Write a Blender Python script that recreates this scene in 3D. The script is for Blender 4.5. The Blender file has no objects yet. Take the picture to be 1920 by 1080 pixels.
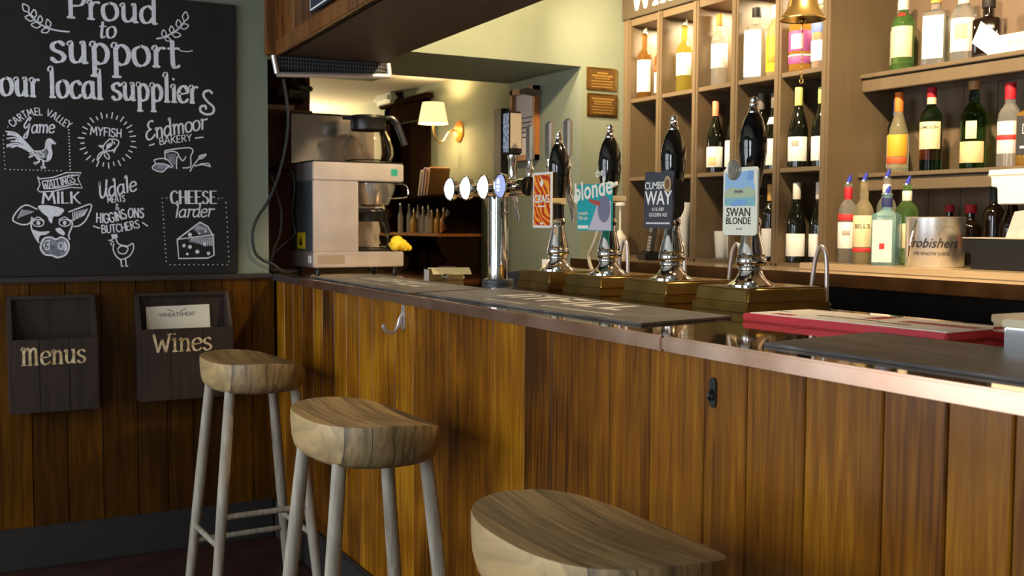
import bpy, bmesh, math, random
from mathutils import Matrix, Vector, Euler

random.seed(7)
PI = math.pi
scene = bpy.context.scene
COL = scene.collection
def lin(c):
    c = c / 255.0
    return c / 12.92 if c <= 0.04045 else ((c + 0.055) / 1.055) ** 2.4
def RGB(r, g, b): return (lin(r), lin(g), lin(b), 1.0)

# ------------------------------------------------------------------ camera
cam_data = bpy.data.cameras.new('camera')
cam = bpy.data.objects.new('camera', cam_data); COL.objects.link(cam)
cam_data.sensor_width = 36.0
cam_data.lens = 2004.0 / 1920.0 * 36.0
cam_data.clip_start = 0.05
R0 = ((0.473678, 0.880681, 0.005603), (0.055701, -0.023608, -0.998168), (-0.878935, 0.473122, -0.060238))
mw = Matrix.Identity(4)
for k in range(3):
    mw[k][0] = R0[0][k]; mw[k][1] = -R0[1][k]; mw[k][2] = -R0[2][k]
mw.translation = Vector((4.37362, -1.216224, 1.314108))
cam.matrix_world = mw
cam_data.dof.use_dof = True
cam_data.dof.focus_distance = 2.7
cam_data.dof.aperture_fstop = 6.3
scene.camera = cam

# ------------------------------------------------------------------ world, daylight, ceiling lights, exposure
scene.view_settings.view_transform = 'Standard'
scene.view_settings.look = 'None'
scene.view_settings.gamma = 1.0
scene.view_settings.exposure = 0.08
world = bpy.data.worlds.new('world'); scene.world = world
world.use_nodes = True
wbg = world.node_tree.nodes['Background']
wbg.inputs['Color'].default_value = (0.80, 0.88, 1.0, 1)
wbg.inputs['Strength'].default_value = 1.0

def area(name, loc, target, sx, sy, power, color, spread=180):
    d = bpy.data.lights.new(name, 'AREA'); d.shape = 'RECTANGLE'; d.size = sx; d.size_y = sy
    d.energy = power; d.color = color; d.spread = math.radians(spread)
    o = bpy.data.objects.new(name, d); COL.objects.link(o); o.location = loc
    o.rotation_euler = (Vector(target) - Vector(loc)).to_track_quat('-Z', 'Y').to_euler(); return o
def spot(name, loc, target, power, color, angle=80, blend=0.6, size=0.03):
    d = bpy.data.lights.new(name, 'SPOT'); d.energy = power; d.color = color
    d.spot_size = math.radians(angle); d.spot_blend = blend; d.shadow_soft_size = size
    o = bpy.data.objects.new(name, d); COL.objects.link(o); o.location = loc
    o.rotation_euler = (Vector(target) - Vector(loc)).to_track_quat('-Z', 'Y').to_euler(); return o
def point(name, loc, power, color, size=0.03):
    d = bpy.data.lights.new(name, 'POINT'); d.energy = power; d.color = color; d.shadow_soft_size = size
    o = bpy.data.objects.new(name, d); COL.objects.link(o); o.location = loc; return o

DAY = (0.86, 0.93, 1.0)
WARM = (1.0, 0.76, 0.45)
area('daylight_window_west', (1.45, -3.42, 1.27), (1.45, 0.0, 1.0), 2.4, 1.95, 62, DAY)
area('daylight_window_east', (4.2, -3.42, 1.55), (4.2, 0.0, 1.1), 1.3, 1.4, 52, DAY)
for k, (sx, pw) in enumerate(((0.35, 60), (0.95, 60), (1.55, 36))):
    spot('ceiling_spot', (sx, 0.98, 2.50), (sx - 0.1, 1.80, 2.06), pw * 1.9, WARM, 74, 0.9, 0.035)
for k, (sx, pw) in enumerate(((2.25, 95), (3.1, 95))):
    spot('ceiling_spot', (sx, 0.98, 2.50), (sx - 0.25, 1.90, 1.75), pw * 1.5, WARM, 96, 0.85, 0.035)
for x in (0.168, 0.428, 0.693, 0.959, 1.220):
    area('pigeonhole_downlight', (x, 1.95, 2.255), (x, 1.95, 1.9), 0.06, 0.06, 5.0, (1.0, 0.80, 0.52))
spot('ceiling_spot', (2.2, 0.80, 2.52), (1.6, 0.6, 1.1), 80, WARM, 110, 0.7, 0.04)
spot('ceiling_spot', (0.9, 0.80, 2.52), (0.0, 1.0, 2.2), 118, (1.0, 0.74, 0.40), 120, 0.8, 0.04)
point('hall_lamp_glow', (-4.3, 1.15, 1.98), 105, (1.0, 0.74, 0.42), 0.10)
point('hall_ceiling_glow', (-2.2, -0.4, 2.0), 22, (1.0, 0.78, 0.5), 0.10)

# ------------------------------------------------------------------ materials
def mat(name, color, rough=0.5, metal=0.0, **kw):
    m = bpy.data.materials.new(name); m.use_nodes = True
    b = m.node_tree.nodes['Principled BSDF']
    b.inputs['Base Color'].default_value = color if len(color) == 4 else (*color, 1)
    b.inputs['Roughness'].default_value = rough
    b.inputs['Metallic'].default_value = metal
    for k, v in kw.items():
        b.inputs[k].default_value = v
    return m
def emit(name, color, strength):
    m = bpy.data.materials.new(name); m.use_nodes = True
    b = m.node_tree.nodes['Principled BSDF']
    b.inputs['Base Color'].default_value = color; b.inputs['Emission Color'].default_value = color
    b.inputs['Emission Strength'].default_value = strength
    return m
def nd(m, t, **kw):
    n = m.node_tree.nodes.new(t)
    for k, v in kw.items(): setattr(n, k, v)
    return n
def lk(m, a, b): m.node_tree.links.new(a, b)
def ramp(m, stops):
    r = nd(m, 'ShaderNodeValToRGB'); el = r.color_ramp.elements
    el[0].position, el[0].color = stops[0]; el[1].position, el[1].color = stops[-1]
    for p, c in stops[1:-1]:
        e = el.new(p); e.color = c
    return r
def wood(name, cols, axis='Z', scale=1.0, rough=0.4, bump=0.15, island=0.0, blotch=0.35, coat=0.0, stretch=14.0, contrast=(0.3, 0.72)):
    """long-grained timber: noise drawn out along one axis, colour shifted a little for every board"""
    m = mat(name, cols[0], rough)
    b = m.node_tree.nodes['Principled BSDF']
    tc = nd(m, 'ShaderNodeTexCoord'); geo = nd(m, 'ShaderNodeNewGeometry')
    off = nd(m, 'ShaderNodeVectorMath', operation='SCALE'); off.inputs[0].default_value = (3.1, 5.7, 9.3)
    lk(m, geo.outputs['Random Per Island'], off.inputs['Scale'])
    add = nd(m, 'ShaderNodeVectorMath', operation='ADD')
    lk(m, tc.outputs['Object'], add.inputs[0])
    if island: lk(m, off.outputs[0], add.inputs[1])
    mp = nd(m, 'ShaderNodeMapping'); s = [stretch * scale] * 3; s['XYZ'.index(axis)] = 1.1 * scale
    mp.inputs['Scale'].default_value = s
    lk(m, add.outputs[0], mp.inputs['Vector'])
    n1 = nd(m, 'ShaderNodeTexNoise'); n1.inputs['Scale'].default_value = 2.6; n1.inputs['Detail'].default_value = 7; n1.inputs['Distortion'].default_value = 0.9; n1.inputs['Roughness'].default_value = 0.62
    lk(m, mp.outputs[0], n1.inputs['Vector'])
    n2 = nd(m, 'ShaderNodeTexNoise'); n2.inputs['Scale'].default_value = 3.0 * scale; n2.inputs['Detail'].default_value = 2
    lk(m, add.outputs[0], n2.inputs['Vector'])
    mx = nd(m, 'ShaderNodeMath', operation='MULTIPLY_ADD'); mx.inputs[1].default_value = blotch
    sub = nd(m, 'ShaderNodeMath', operation='SUBTRACT'); sub.inputs[1].default_value = 0.5
    lk(m, n2.outputs['Fac'], sub.inputs[0]); lk(m, sub.outputs[0], mx.inputs[0]); lk(m, n1.outputs['Fac'], mx.inputs[2])
    fac = mx.outputs[0]
    if island:
        ri = nd(m, 'ShaderNodeMath', operation='SUBTRACT'); ri.inputs[1].default_value = 0.5
        lk(m, geo.outputs['Random Per Island'], ri.inputs[0])
        m2 = nd(m, 'ShaderNodeMath', operation='MULTIPLY_ADD'); m2.inputs[1].default_value = island
        lk(m, ri.outputs[0], m2.inputs[0]); lk(m, fac, m2.inputs[2]); fac = m2.outputs[0]
    lo, hi = contrast
    k = len(cols) - 1
    r = ramp(m, [(lo + (hi - lo) * i / k, c) for i, c in enumerate(cols)])
    lk(m, fac, r.inputs['Fac']); lk(m, r.outputs['Color'], b.inputs['Base Color'])
    bp = nd(m, 'ShaderNodeBump'); bp.inputs['Strength'].default_value = bump; bp.inputs['Distance'].default_value = 0.004
    lk(m, n1.outputs['Fac'], bp.inputs['Height']); lk(m, bp.outputs[0], b.inputs['Normal'])
    if coat: b.inputs['Coat Weight'].default_value = coat; b.inputs['Coat Roughness'].default_value = 0.12
    return m
def mottled(name, c1, c2, scale=20, rough=0.5, metal=0.0, bump=0.0, rough2=None, detail=4):
    m = mat(name, c1, rough, metal); b = m.node_tree.nodes['Principled BSDF']
    tc = nd(m, 'ShaderNodeTexCoord'); n = nd(m, 'ShaderNodeTexNoise'); n.inputs['Scale'].default_value = scale; n.inputs['Detail'].default_value = detail
    lk(m, tc.outputs['Object'], n.inputs['Vector'])
    r = ramp(m, [(0.35, c1), (0.65, c2)]); lk(m, n.outputs['Fac'], r.inputs['Fac']); lk(m, r.outputs['Color'], b.inputs['Base Color'])
    if rough2 is not None:
        mr = nd(m, 'ShaderNodeMapRange'); mr.inputs['To Min'].default_value = rough; mr.inputs['To Max'].default_value = rough2
        lk(m, n.outputs['Fac'], mr.inputs['Value']); lk(m, mr.outputs[0], b.inputs['Roughness'])
    if bump:
        bp = nd(m, 'ShaderNodeBump'); bp.inputs['Strength'].default_value = bump; bp.inputs['Distance'].default_value = 0.01
        lk(m, n.outputs['Fac'], bp.inputs['Height']); lk(m, bp.outputs[0], b.inputs['Normal'])
    return m
def glass(name, color, rough=0.02, ior=1.45):
    return mat(name, color, rough, 0.0, **{'Transmission Weight': 1.0, 'IOR': ior})

M = {}
M['paint'] = mottled('sage_wall_paint', (0.205, 0.240, 0.190, 1), (0.220, 0.255, 0.202, 1), 6, 0.75, bump=0.02)
M['hall_paint'] = mottled('hall_wall_paint', (0.24, 0.27, 0.20, 1), (0.26, 0.29, 0.215, 1), 6, 0.75)
M['cream_paint'] = mottled('warm_cream_wall_paint', (0.26, 0.24, 0.17, 1), (0.28, 0.255, 0.18, 1), 5, 0.75)
M['ceiling'] = mat('ceiling_paint', (0.62, 0.58, 0.48, 1), 0.85)
M['board'] = mottled('chalkboard_slate', RGB(19, 18, 18), RGB(25, 23, 22), 9, 0.75)
M['board_frame'] = mat('painted_board_edge', RGB(46, 46, 46), 0.5)
M['chalk'] = mottled('chalk_paint', RGB(214, 216, 230), RGB(246, 246, 252), 160, 0.9)
M['panel'] = wood('varnished_dado_boards', [RGB(42, 23, 3), RGB(70, 41, 5), RGB(102, 63, 8)], 'Z', 1.0, 0.33, 0.12, 0.30, 0.5, 0.2, 20, (0.2, 0.8))
M['bar_panel'] = wood('varnished_bar_boards', [RGB(62, 32, 3), RGB(106, 61, 5), RGB(136, 84, 8), RGB(170, 116, 22)], 'Z', 1.0, 0.38, 0.14, 0.36, 0.9, 0.08, 26, (0.2, 0.82))
M['dark_panel'] = mat('board_gap_shadow_backing', RGB(28, 16, 8), 0.7)
M['skirting'] = mat('dark_grey_skirting_paint', RGB(42, 39, 38), 0.5)
M['ledge'] = mat('dark_ledge_paint', RGB(62, 54, 52), 0.35)
M['floor'] = mottled('dark_red_floor_tile', RGB(46, 26, 22), RGB(62, 36, 30), 7, 0.35, rough2=0.5)
M['rack_wood'] = wood('dark_stained_rack_boards', [RGB(30, 21, 18), RGB(44, 32, 27), RGB(56, 42, 35)], 'Z', 1.2, 0.5, 0.1, 0.45, 0.35)
M['gold'] = mottled('gold_lettering', RGB(176, 140, 84), RGB(232, 212, 170), 45, 0.5)
M['paper'] = mat('cream_paper', RGB(236, 228, 206), 0.7)
M['ink'] = mat('dark_ink', RGB(70, 70, 72), 0.7)
M['black_ink'] = mat('black_ink', RGB(22, 22, 24), 0.6)
def seat_wood():
    """oak boards glued side by side: joints and tints follow local x, grain follows local y"""
    m = mat('weathered_oak_seat', RGB(150, 126, 88), 0.52); b = m.node_tree.nodes['Principled BSDF']
    tc = nd(m, 'ShaderNodeTexCoord'); oi = nd(m, 'ShaderNodeObjectInfo'); sp = nd(m, 'ShaderNodeSeparateXYZ'); lk(m, tc.outputs['Object'], sp.inputs[0])
    wob = nd(m, 'ShaderNodeTexNoise'); wob.inputs['Scale'].default_value = 5.0; lk(m, tc.outputs['Object'], wob.inputs['Vector'])
    def math_(op, a, b_=None, c=None):
        n = nd(m, 'ShaderNodeMath', operation=op)
        for k, v in enumerate((a, b_, c)):
            if v is None: continue
            if isinstance(v, (int, float)): n.inputs[k].default_value = v
            else: lk(m, v, n.inputs[k])
        return n.outputs[0]
    u = math_('MULTIPLY_ADD', wob.outputs['Fac'], 0.006, sp.outputs['X'])
    q = math_('MULTIPLY_ADD', u, 1 / 0.051, 40.37); cell = math_('FLOOR', q); fr = math_('FRACT', q)
    wn = nd(m, 'ShaderNodeTexWhiteNoise', noise_dimensions='1D'); lk(m, cell, wn.inputs['W'])
    joint = math_('LESS_THAN', fr, 0.035)
    off = nd(m, 'ShaderNodeVectorMath', operation='SCALE'); off.inputs[0].default_value = (4.0, 9.0, 3.0); lk(m, wn.outputs['Value'], off.inputs['Scale'])
    ad = nd(m, 'ShaderNodeVectorMath', operation='ADD'); lk(m, tc.outputs['Object'], ad.inputs[0]); lk(m, off.outputs[0], ad.inputs[1])
    mp = nd(m, 'ShaderNodeMapping'); mp.inputs['Scale'].default_value = (26, 2.2, 7); lk(m, ad.outputs[0], mp.inputs['Vector'])
    n1 = nd(m, 'ShaderNodeTexNoise'); n1.inputs['Scale'].default_value = 1.6; n1.inputs['Detail'].default_value = 7; n1.inputs['Distortion'].default_value = 1.1; lk(m, mp.outputs[0], n1.inputs['Vector'])
    f = math_('MULTIPLY_ADD', wn.outputs['Value'], 0.34, math_('MULTIPLY_ADD', n1.outputs['Fac'], 1.0, -0.17))
    r = ramp(m, [(0.25, RGB(104, 86, 58)), (0.45, RGB(142, 119, 82)), (0.62, RGB(164, 138, 96)), (0.8, RGB(196, 164, 112))]); lk(m, f, r.inputs['Fac'])
    mx = nd(m, 'ShaderNodeMix', data_type='RGBA'); mx.inputs['B'].default_value = RGB(66, 54, 40); lk(m, joint, mx.inputs['Factor']); lk(m, r.outputs['Color'], mx.inputs['A'])
    lk(m, mx.outputs['Result'], b.inputs['Base Color'])
    bp = nd(m, 'ShaderNodeBump'); bp.inputs['Strength'].default_value = 0.10; bp.inputs['Distance'].default_value = 0.004; lk(m, n1.outputs['Fac'], bp.inputs['Height']); lk(m, bp.outputs[0], b.inputs['Normal'])
    return m
M['stool_seat'] = seat_wood()
M['stool_leg'] = wood('weathered_grey_leg', [RGB(134, 122, 106), RGB(164, 154, 138), RGB(186, 178, 164)], 'Z', 1.6, 0.6, 0.08, 0.0, 0.4)
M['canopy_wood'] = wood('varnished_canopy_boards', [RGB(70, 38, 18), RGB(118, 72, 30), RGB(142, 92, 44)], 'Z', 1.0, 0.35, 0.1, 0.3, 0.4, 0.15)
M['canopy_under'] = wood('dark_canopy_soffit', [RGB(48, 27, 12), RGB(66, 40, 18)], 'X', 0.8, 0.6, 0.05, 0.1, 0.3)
M['copper_top'] = mottled('polished_copper_bar_top', (0.60, 0.44, 0.26, 1), (0.68, 0.49, 0.29, 1), 3, 0.035, 1.0, rough2=0.07)
M['copper_edge'] = mottled('burnished_copper_edge', (0.72, 0.43, 0.30, 1), (0.80, 0.54, 0.41, 1), 7, 0.20, 1.0, bump=0.05, rough2=0.40)
M['chrome'] = mat('polished_chrome', (0.80, 0.80, 0.82, 1), 0.06, 1.0)
M['steel'] = mottled('brushed_steel', (0.66, 0.60, 0.59, 1), (0.72, 0.66, 0.65, 1), 12, 0.30, 0.72, rough2=0.46)
M['bucket_steel'] = mottled('cool_brushed_bucket_steel', (0.74, 0.74, 0.75, 1), (0.80, 0.80, 0.80, 1), 10, 0.34, 1.0, rough2=0.42)
M['chalk_smudge'] = mottled('smudged_grey_chalk', RGB(96, 98, 108), RGB(150, 153, 166), 70, 0.9)
M['satin_chrome'] = mat('satin_chrome', (0.86, 0.85, 0.83, 1), 0.22, 0.9)
M['steel_mirror'] = mat('polished_steel_sheet', (0.74, 0.69, 0.65, 1), 0.16, 0.85)
M['brass'] = mat('polished_brass', (0.84, 0.58, 0.20, 1), 0.27, 0.92)
M['aged_brass'] = mottled('aged_brass', RGB(122, 96, 46), RGB(160, 128, 64), 14, 0.24, 1.0, rough2=0.38)
M['pump_box'] = mottled('lacquered_brass_pump_box', RGB(140, 114, 60), RGB(166, 136, 74), 9, 0.17, 0.88, rough2=0.32)
M['black_gloss'] = mat('black_lacquer', RGB(14, 13, 14), 0.09, 0.0, **{'Coat Weight': 0.5})
M['black_plastic'] = mat('black_plastic', RGB(24, 24, 26), 0.35)
M['cable'] = mat('black_cable_rubber', RGB(30, 30, 34), 0.45)
M['dark_grey'] = mat('grey_enamel', RGB(72, 78, 84), 0.4)
M['shelf_paint'] = wood('taupe_painted_shelving', [RGB(101, 86, 65), RGB(109, 92, 70)], 'Z', 1.0, 0.5, 0.04, 0.0, 0.2)
M['shelf_back'] = wood('taupe_tongue_boards', [RGB(108, 90, 74), RGB(118, 98, 80)], 'Z', 1.0, 0.55, 0.04, 0.12, 0.2)
M['sign_taupe'] = mat('olive_brown_sign_paint', RGB(74, 64, 50), 0.6)
M['white_paint'] = mat('white_sign_paint', RGB(240, 238, 232), 0.6)
M['black_cooler'] = mat('black_cooler_enamel', RGB(20, 18, 18), 0.25)
M['counter'] = wood('pale_polished_counter', [RGB(170, 148, 118), RGB(186, 164, 132)], 'X', 1.0, 0.18, 0.02, 0.0, 0.2, 0.4)
M['counter_edge'] = mottled('copper_brown_counter_edge', RGB(112, 78, 48), RGB(146, 104, 66), 10, 0.25, 0.9)
M['mat_slate'] = wood('charcoal_bar_mat_print', [RGB(52, 50, 50), RGB(84, 80, 79), RGB(122, 118, 115)], 'X', 2.6, 0.55, 0.05, 0.0, 0.3)
M['red'] = mat('red_rubber', RGB(196, 40, 52), 0.5)
M['white_plastic'] = mat('white_plastic', RGB(236, 232, 224), 0.4)
M['teal'] = mat('teal_sticker', RGB(30, 150, 130), 0.5)
M['yellow'] = mat('yellow_sticker', RGB(236, 206, 26), 0.5)
M['yellow_cloth'] = mottled('yellow_cloth', RGB(226, 186, 20), RGB(244, 214, 60), 30, 0.85, bump=0.3)
M['glass'] = glass('clear_glass', (0.97, 0.98, 0.98, 1))
M['glass_thin'] = mat('thin_clear_glass', (0.9, 0.92, 0.92, 1), 0.03, 0.0, Alpha=0.42)
M['sauce_gold'] = mat('gold_sauce', RGB(206, 160, 74), 0.2)
M['sauce_amber'] = mat('amber_sauce', RGB(186, 112, 40), 0.2)
M['wine_dark'] = mat('dark_green_wine_glass', RGB(18, 20, 14), 0.06, 0.0, **{'Coat Weight': 0.3})
M['wine_olive'] = glass('olive_wine_glass', (0.70, 0.62, 0.12, 1), 0.03, 1.2)
M['wine_amber'] = glass('amber_wine_glass', (0.55, 0.30, 0.08, 1), 0.03, 1.2)
M['gin_green'] = glass('green_gin_glass', (0.42, 0.78, 0.26, 1), 0.03, 1.25)
M['whisky_green'] = glass('dark_green_whisky_glass', (0.22, 0.40, 0.12, 1), 0.03, 1.2)
M['clear_bottle'] = glass('clear_bottle_glass', (0.95, 0.96, 0.94, 1), 0.03, 1.3)
M['blue_bottle'] = glass('pale_blue_gin_glass', (0.55, 0.90, 0.95, 1), 0.03, 1.25)
M['amber_spirit'] = glass('amber_spirit', (0.95, 0.55, 0.12, 1), 0.03, 1.25)
M['pale_gold_spirit'] = glass('pale_gold_spirit', (0.97, 0.86, 0.55, 1), 0.03, 1.25)
M['brown_glass'] = mat('near_black_brown_glass', RGB(22, 14, 10), 0.07, 0.0, **{'Coat Weight': 0.3})
M['jug_glass'] = mat('coffee_jug_glass', (0.92, 0.90, 0.86, 1), 0.04, 0.0, **{'Transmission Weight': 1.0, 'IOR': 1.12})
M['smoked_jug'] = glass('dark_coffee_jug_glass', (0.62, 0.42, 0.28, 1), 0.04, 1.25)
def flat(name, r, g, b, rough=0.6):
    key = name
    if key not in M: M[key] = mat(name, RGB(r, g, b), rough)
    return M[key]
M['lens_blue'] = emit('lit_badge_blue_white', RGB(196, 206, 255), 6.0)
M['lens_white'] = emit('lit_badge_white', RGB(255, 240, 240), 8.0)
M['lens_warm'] = emit('lit_badge_warm_white', RGB(255, 246, 214), 2.4)
M['lens_dim'] = emit('lit_badge_dim_blue', RGB(150, 160, 205), 0.7)
M['shade'] = emit('lit_cream_lampshade', RGB(255, 226, 160), 1.15)
M['daylight_strip'] = mat('exit_light_diffuser', RGB(200, 210, 206), 0.3)
M['oak_dark'] = wood('dark_oak', [RGB(28, 18, 13), RGB(42, 28, 20)], 'X', 1.0, 0.7, 0.1, 0.2, 0.3)
M['oak_mid'] = wood('oak_frame', [RGB(140, 84, 40), RGB(176, 112, 58)], 'Z', 1.5, 0.4, 0.05, 0.2, 0.3)
M['oak_dark'].node_tree.nodes['Principled BSDF'].inputs['Specular IOR Level'].default_value = 0.0
for k_ in ('panel', 'bar_panel'): M[k_].node_tree.nodes['Principled BSDF'].inputs['Specular IOR Level'].default_value = 0.22
for k_, w_ in (('pale_gold_spirit', 0.86), ('clear_bottle', 0.90), ('blue_bottle', 0.82), ('gin_green', 0.93), ('amber_spirit', 0.88), ('wine_amber', 0.9), ('wine_olive', 0.9)): M[k_].node_tree.nodes['Principled BSDF'].inputs['Transmission Weight'].default_value = w_
M['red_dark'] = mat('dark_red_paint', RGB(70, 14, 14), 0.5)

# ------------------------------------------------------------------ mesh builder
class MB:
    """collects shapes and links them as ONE mesh object"""
    def __init__(self): self.bm = bmesh.new(); self.mi = 0
    def _fin(self, verts, Mx):
        if Mx is not None: bmesh.ops.transform(self.bm, matrix=Mx, verts=verts)
        fs = set()
        for v in verts:
            for f in v.link_faces: fs.add(f)
        for f in fs: f.material_index = self.mi
    def box(self, x0, x1, y0, y1, z0, z1, bev=0.0, Mx=None, seg=2):
        bm = bmesh.new()
        r = bmesh.ops.create_cube(bm, size=1.0)
        for v in bm.verts:
            v.co = Vector((x0 + (v.co.x + .5) * (x1 - x0), y0 + (v.co.y + .5) * (y1 - y0), z0 + (v.co.z + .5) * (z1 - z0)))
        if bev: bmesh.ops.bevel(bm, geom=bm.edges[:], offset=bev, segments=seg, affect='EDGES', clamp_overlap=True)
        self.merge(bm, Mx); return self
    def merge(self, bm, Mx=None):
        vm = {}
        for v in bm.verts: vm[v] = self.bm.verts.new(Mx @ v.co if Mx is not None else v.co)
        for f in bm.faces:
            try:
                nf = self.bm.faces.new([vm[v] for v in f.verts]); nf.material_index = self.mi
            except ValueError: pass
        bm.free()
    def lathe(self, prof, seg=32, Mx=None, cap=True, arc=None, a0=0.0):
        """prof: list of (radius, z). arc: None for a full turn"""
        n = seg if arc is None else seg + 1
        rings = []
        for r, z in prof:
            if r < 1e-6 and arc is None:
                rings.append([self.bm.verts.new((0, 0, z))]); continue
            rings.append([self.bm.verts.new((r * math.cos(a0 + (2 * PI if arc is None else arc) * k / seg), r * math.sin(a0 + (2 * PI if arc is None else arc) * k / seg), z)) for k in range(n)])
        fs = []
        for A, B in zip(rings, rings[1:]):
            m = seg if arc is None else seg
            for k in range(m):
                k2 = (k + 1) % n
                q = [A[k % len(A)], A[k2 % len(A)], B[k2 % len(B)], B[k % len(B)]]
                u = []
                for v in q:
                    if v not in u: u.append(v)
                if len(u) > 2:
                    try: fs.append(self.bm.faces.new(u))
                    except ValueError: pass
        if cap and arc is None:
            for ring, rev in ((rings[0], True), (rings[-1], False)):
                if len(ring) > 2:
                    try: fs.append(self.bm.faces.new(ring[::-1] if rev else ring))
                    except ValueError: pass
        for f in fs: f.material_index = self.mi
        if Mx is not None: bmesh.ops.transform(self.bm, matrix=Mx, verts=[v for ring in rings for v in ring])
        return self
    def tube(self, pts, r, seg=12, Mx=None, caps=True):
        pts = [Vector(p) for p in pts]; n = len(pts)
        rs = r if isinstance(r, (list, tuple)) else [r] * n
        t0 = (pts[1] - pts[0]).normalized()
        ref = Vector((0, 0, 1)) if abs(t0.z) < 0.9 else Vector((1, 0, 0))
        u = t0.cross(ref).normalized(); rings = []
        for k, p in enumerate(pts):
            t = ((pts[min(k + 1, n - 1)] - pts[max(k - 1, 0)])).normalized()
            u = (u - t * u.dot(t)).normalized(); w = t.cross(u)
            rings.append([self.bm.verts.new(p + (u * math.cos(2 * PI * j / seg) + w * math.sin(2 * PI * j / seg)) * rs[k]) for j in range(seg)])
        fs = []
        for A, B in zip(rings, rings[1:]):
            for j in range(seg): fs.append(self.bm.faces.new((A[j], A[(j + 1) % seg], B[(j + 1) % seg], B[j])))
        if caps: fs.append(self.bm.faces.new(rings[0][::-1])); fs.append(self.bm.faces.new(rings[-1]))
        for f in fs: f.material_index = self.mi
        if Mx is not None: bmesh.ops.transform(self.bm, matrix=Mx, verts=[v for g in rings for v in g])
        return self
    def prism(self, pts, h0, h1, Mx=None, bev=0.0):
        """polygon in x, y pushed from h0 to h1 along z"""
        bm = bmesh.new()
        A = [bm.verts.new((x, y, h0)) for x, y in pts]; B = [bm.verts.new((x, y, h1)) for x, y in pts]; n = len(pts)
        bm.faces.new(A[::-1]); bm.faces.new(B)
        for k in range(n): bm.faces.new((A[k], A[(k + 1) % n], B[(k + 1) % n], B[k]))
        bmesh.ops.recalc_face_normals(bm, faces=bm.faces[:])
        if bev: bmesh.ops.bevel(bm, geom=bm.edges[:], offset=bev, segments=2, affect='EDGES', clamp_overlap=True)
        self.merge(bm, Mx); return self
    def sheet(self, pts, Mx=None):
        """flat polygon (print, lettering, a sticker) lying on a surface"""
        try:
            vs = [self.bm.verts.new(Vector((p[0], p[1], p[2] if len(p) > 2 else 0.0))) for p in pts]
            f = self.bm.faces.new(vs); f.material_index = self.mi
            if Mx is not None: bmesh.ops.transform(self.bm, matrix=Mx, verts=vs)
        except ValueError: pass
        return self
    def fan(self, pts, Mx=None):
        bm = bmesh.new(); vs = [bm.verts.new((p[0], p[1], 0)) for p in pts]
        f = bm.faces.new(vs); bmesh.ops.triangulate(bm, faces=[f]); 
        bmesh.ops.recalc_face_normals(bm, faces=bm.faces[:])
        self.merge(bm, Mx); return self
    def text(self, s, size, Mx, bold=0.0, align='CENTER', sx=1.0, shear=0.0):
        c = bpy.data.curves.new('lettering_curve', 'FONT'); c.body = s; c.size = size; c.align_x = align; c.offset = bold * size
        c.resolution_u = 3; c.shear = shear
        o = bpy.data.objects.new('lettering_tmp', c); me = bpy.data.meshes.new_from_object(o)
        bm = bmesh.new(); bm.from_mesh(me)
        if sx != 1.0:
            for v in bm.verts: v.co.x *= sx
        self.merge(bm, Mx)
        bpy.data.objects.remove(o); bpy.data.curves.remove(c); bpy.data.meshes.remove(me); return self
    def build(self, name, mats, parent=None, smooth=35, recalc=True):
        if recalc: bmesh.ops.recalc_face_normals(self.bm, faces=self.bm.faces[:])
        me = bpy.data.meshes.new(name); self.bm.to_mesh(me); self.bm.free()
        for m in (mats if isinstance(mats, (list, tuple)) else [mats]): me.materials.append(M[m] if isinstance(m, str) else m)
        if smooth:
            me.polygons.foreach_set('use_smooth', [True] * len(me.polygons))
            me.set_sharp_from_angle(angle=math.radians(smooth))
        o = bpy.data.objects.new(name, me); COL.objects.link(o)
        if parent is not None: o.parent = parent
        return o
def tag(o, label=None, cat=None, group=None, kind=None):
    if label: o['label'] = label
    if cat: o['category'] = cat
    if group: o['group'] = group
    if kind: o['kind'] = kind
    return o
def thing(name, label, cat, loc=(0, 0, 0), rz=0.0, group=None):
    o = bpy.data.objects.new(name, None); COL.objects.link(o); o.empty_display_size = 0.05
    o.location = loc; o.rotation_euler = (0, 0, rz)
    return tag(o, label, cat, group)
def children(o): return [c for c in bpy.data.objects if c.parent == o]
def copy_tree(o, parent=None):
    c = o.copy(); COL.objects.link(c); c.parent = parent
    for ch in children(o): copy_tree(ch, c)
    return c
def frame(o, u, v):
    """matrix taking local x, y, z to directions u, v, u x v at o"""
    u = Vector(u).normalized(); v = Vector(v).normalized(); w = u.cross(v).normalized()
    m = Matrix.Identity(4)
    for k in range(3): m[k][0] = u[k]; m[k][1] = v[k]; m[k][2] = w[k]; m[k][3] = o[k]
    return m
T = Matrix.Translation
def Rz(a): return Matrix.Rotation(a, 4, 'Z')
def Rx(a): return Matrix.Rotation(a, 4, 'X')
def Ry(a): return Matrix.Rotation(a, 4, 'Y')
def spline(pts, n=6, closed=False):
    P = [Vector((*p, 0)) if len(p) == 2 else Vector(p) for p in pts]; m = len(P)
    if m < 3 and not closed: return P
    out = []
    rng = range(m) if closed else range(m - 1)
    for i in rng:
        g = (lambda k: P[k % m]) if closed else (lambda k: P[max(0, min(m - 1, k))])
        a, b, c, d = g(i - 1), g(i), g(i + 1), g(i + 2)
        for k in range(n):
            t = k / n
            out.append(0.5 * ((2 * b) + (c - a) * t + (2 * a - 5 * b + 4 * c - d) * t * t + (3 * b - a - 3 * c + d) * t ** 3))
    if not closed: out.append(P[-1])
    return out

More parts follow.
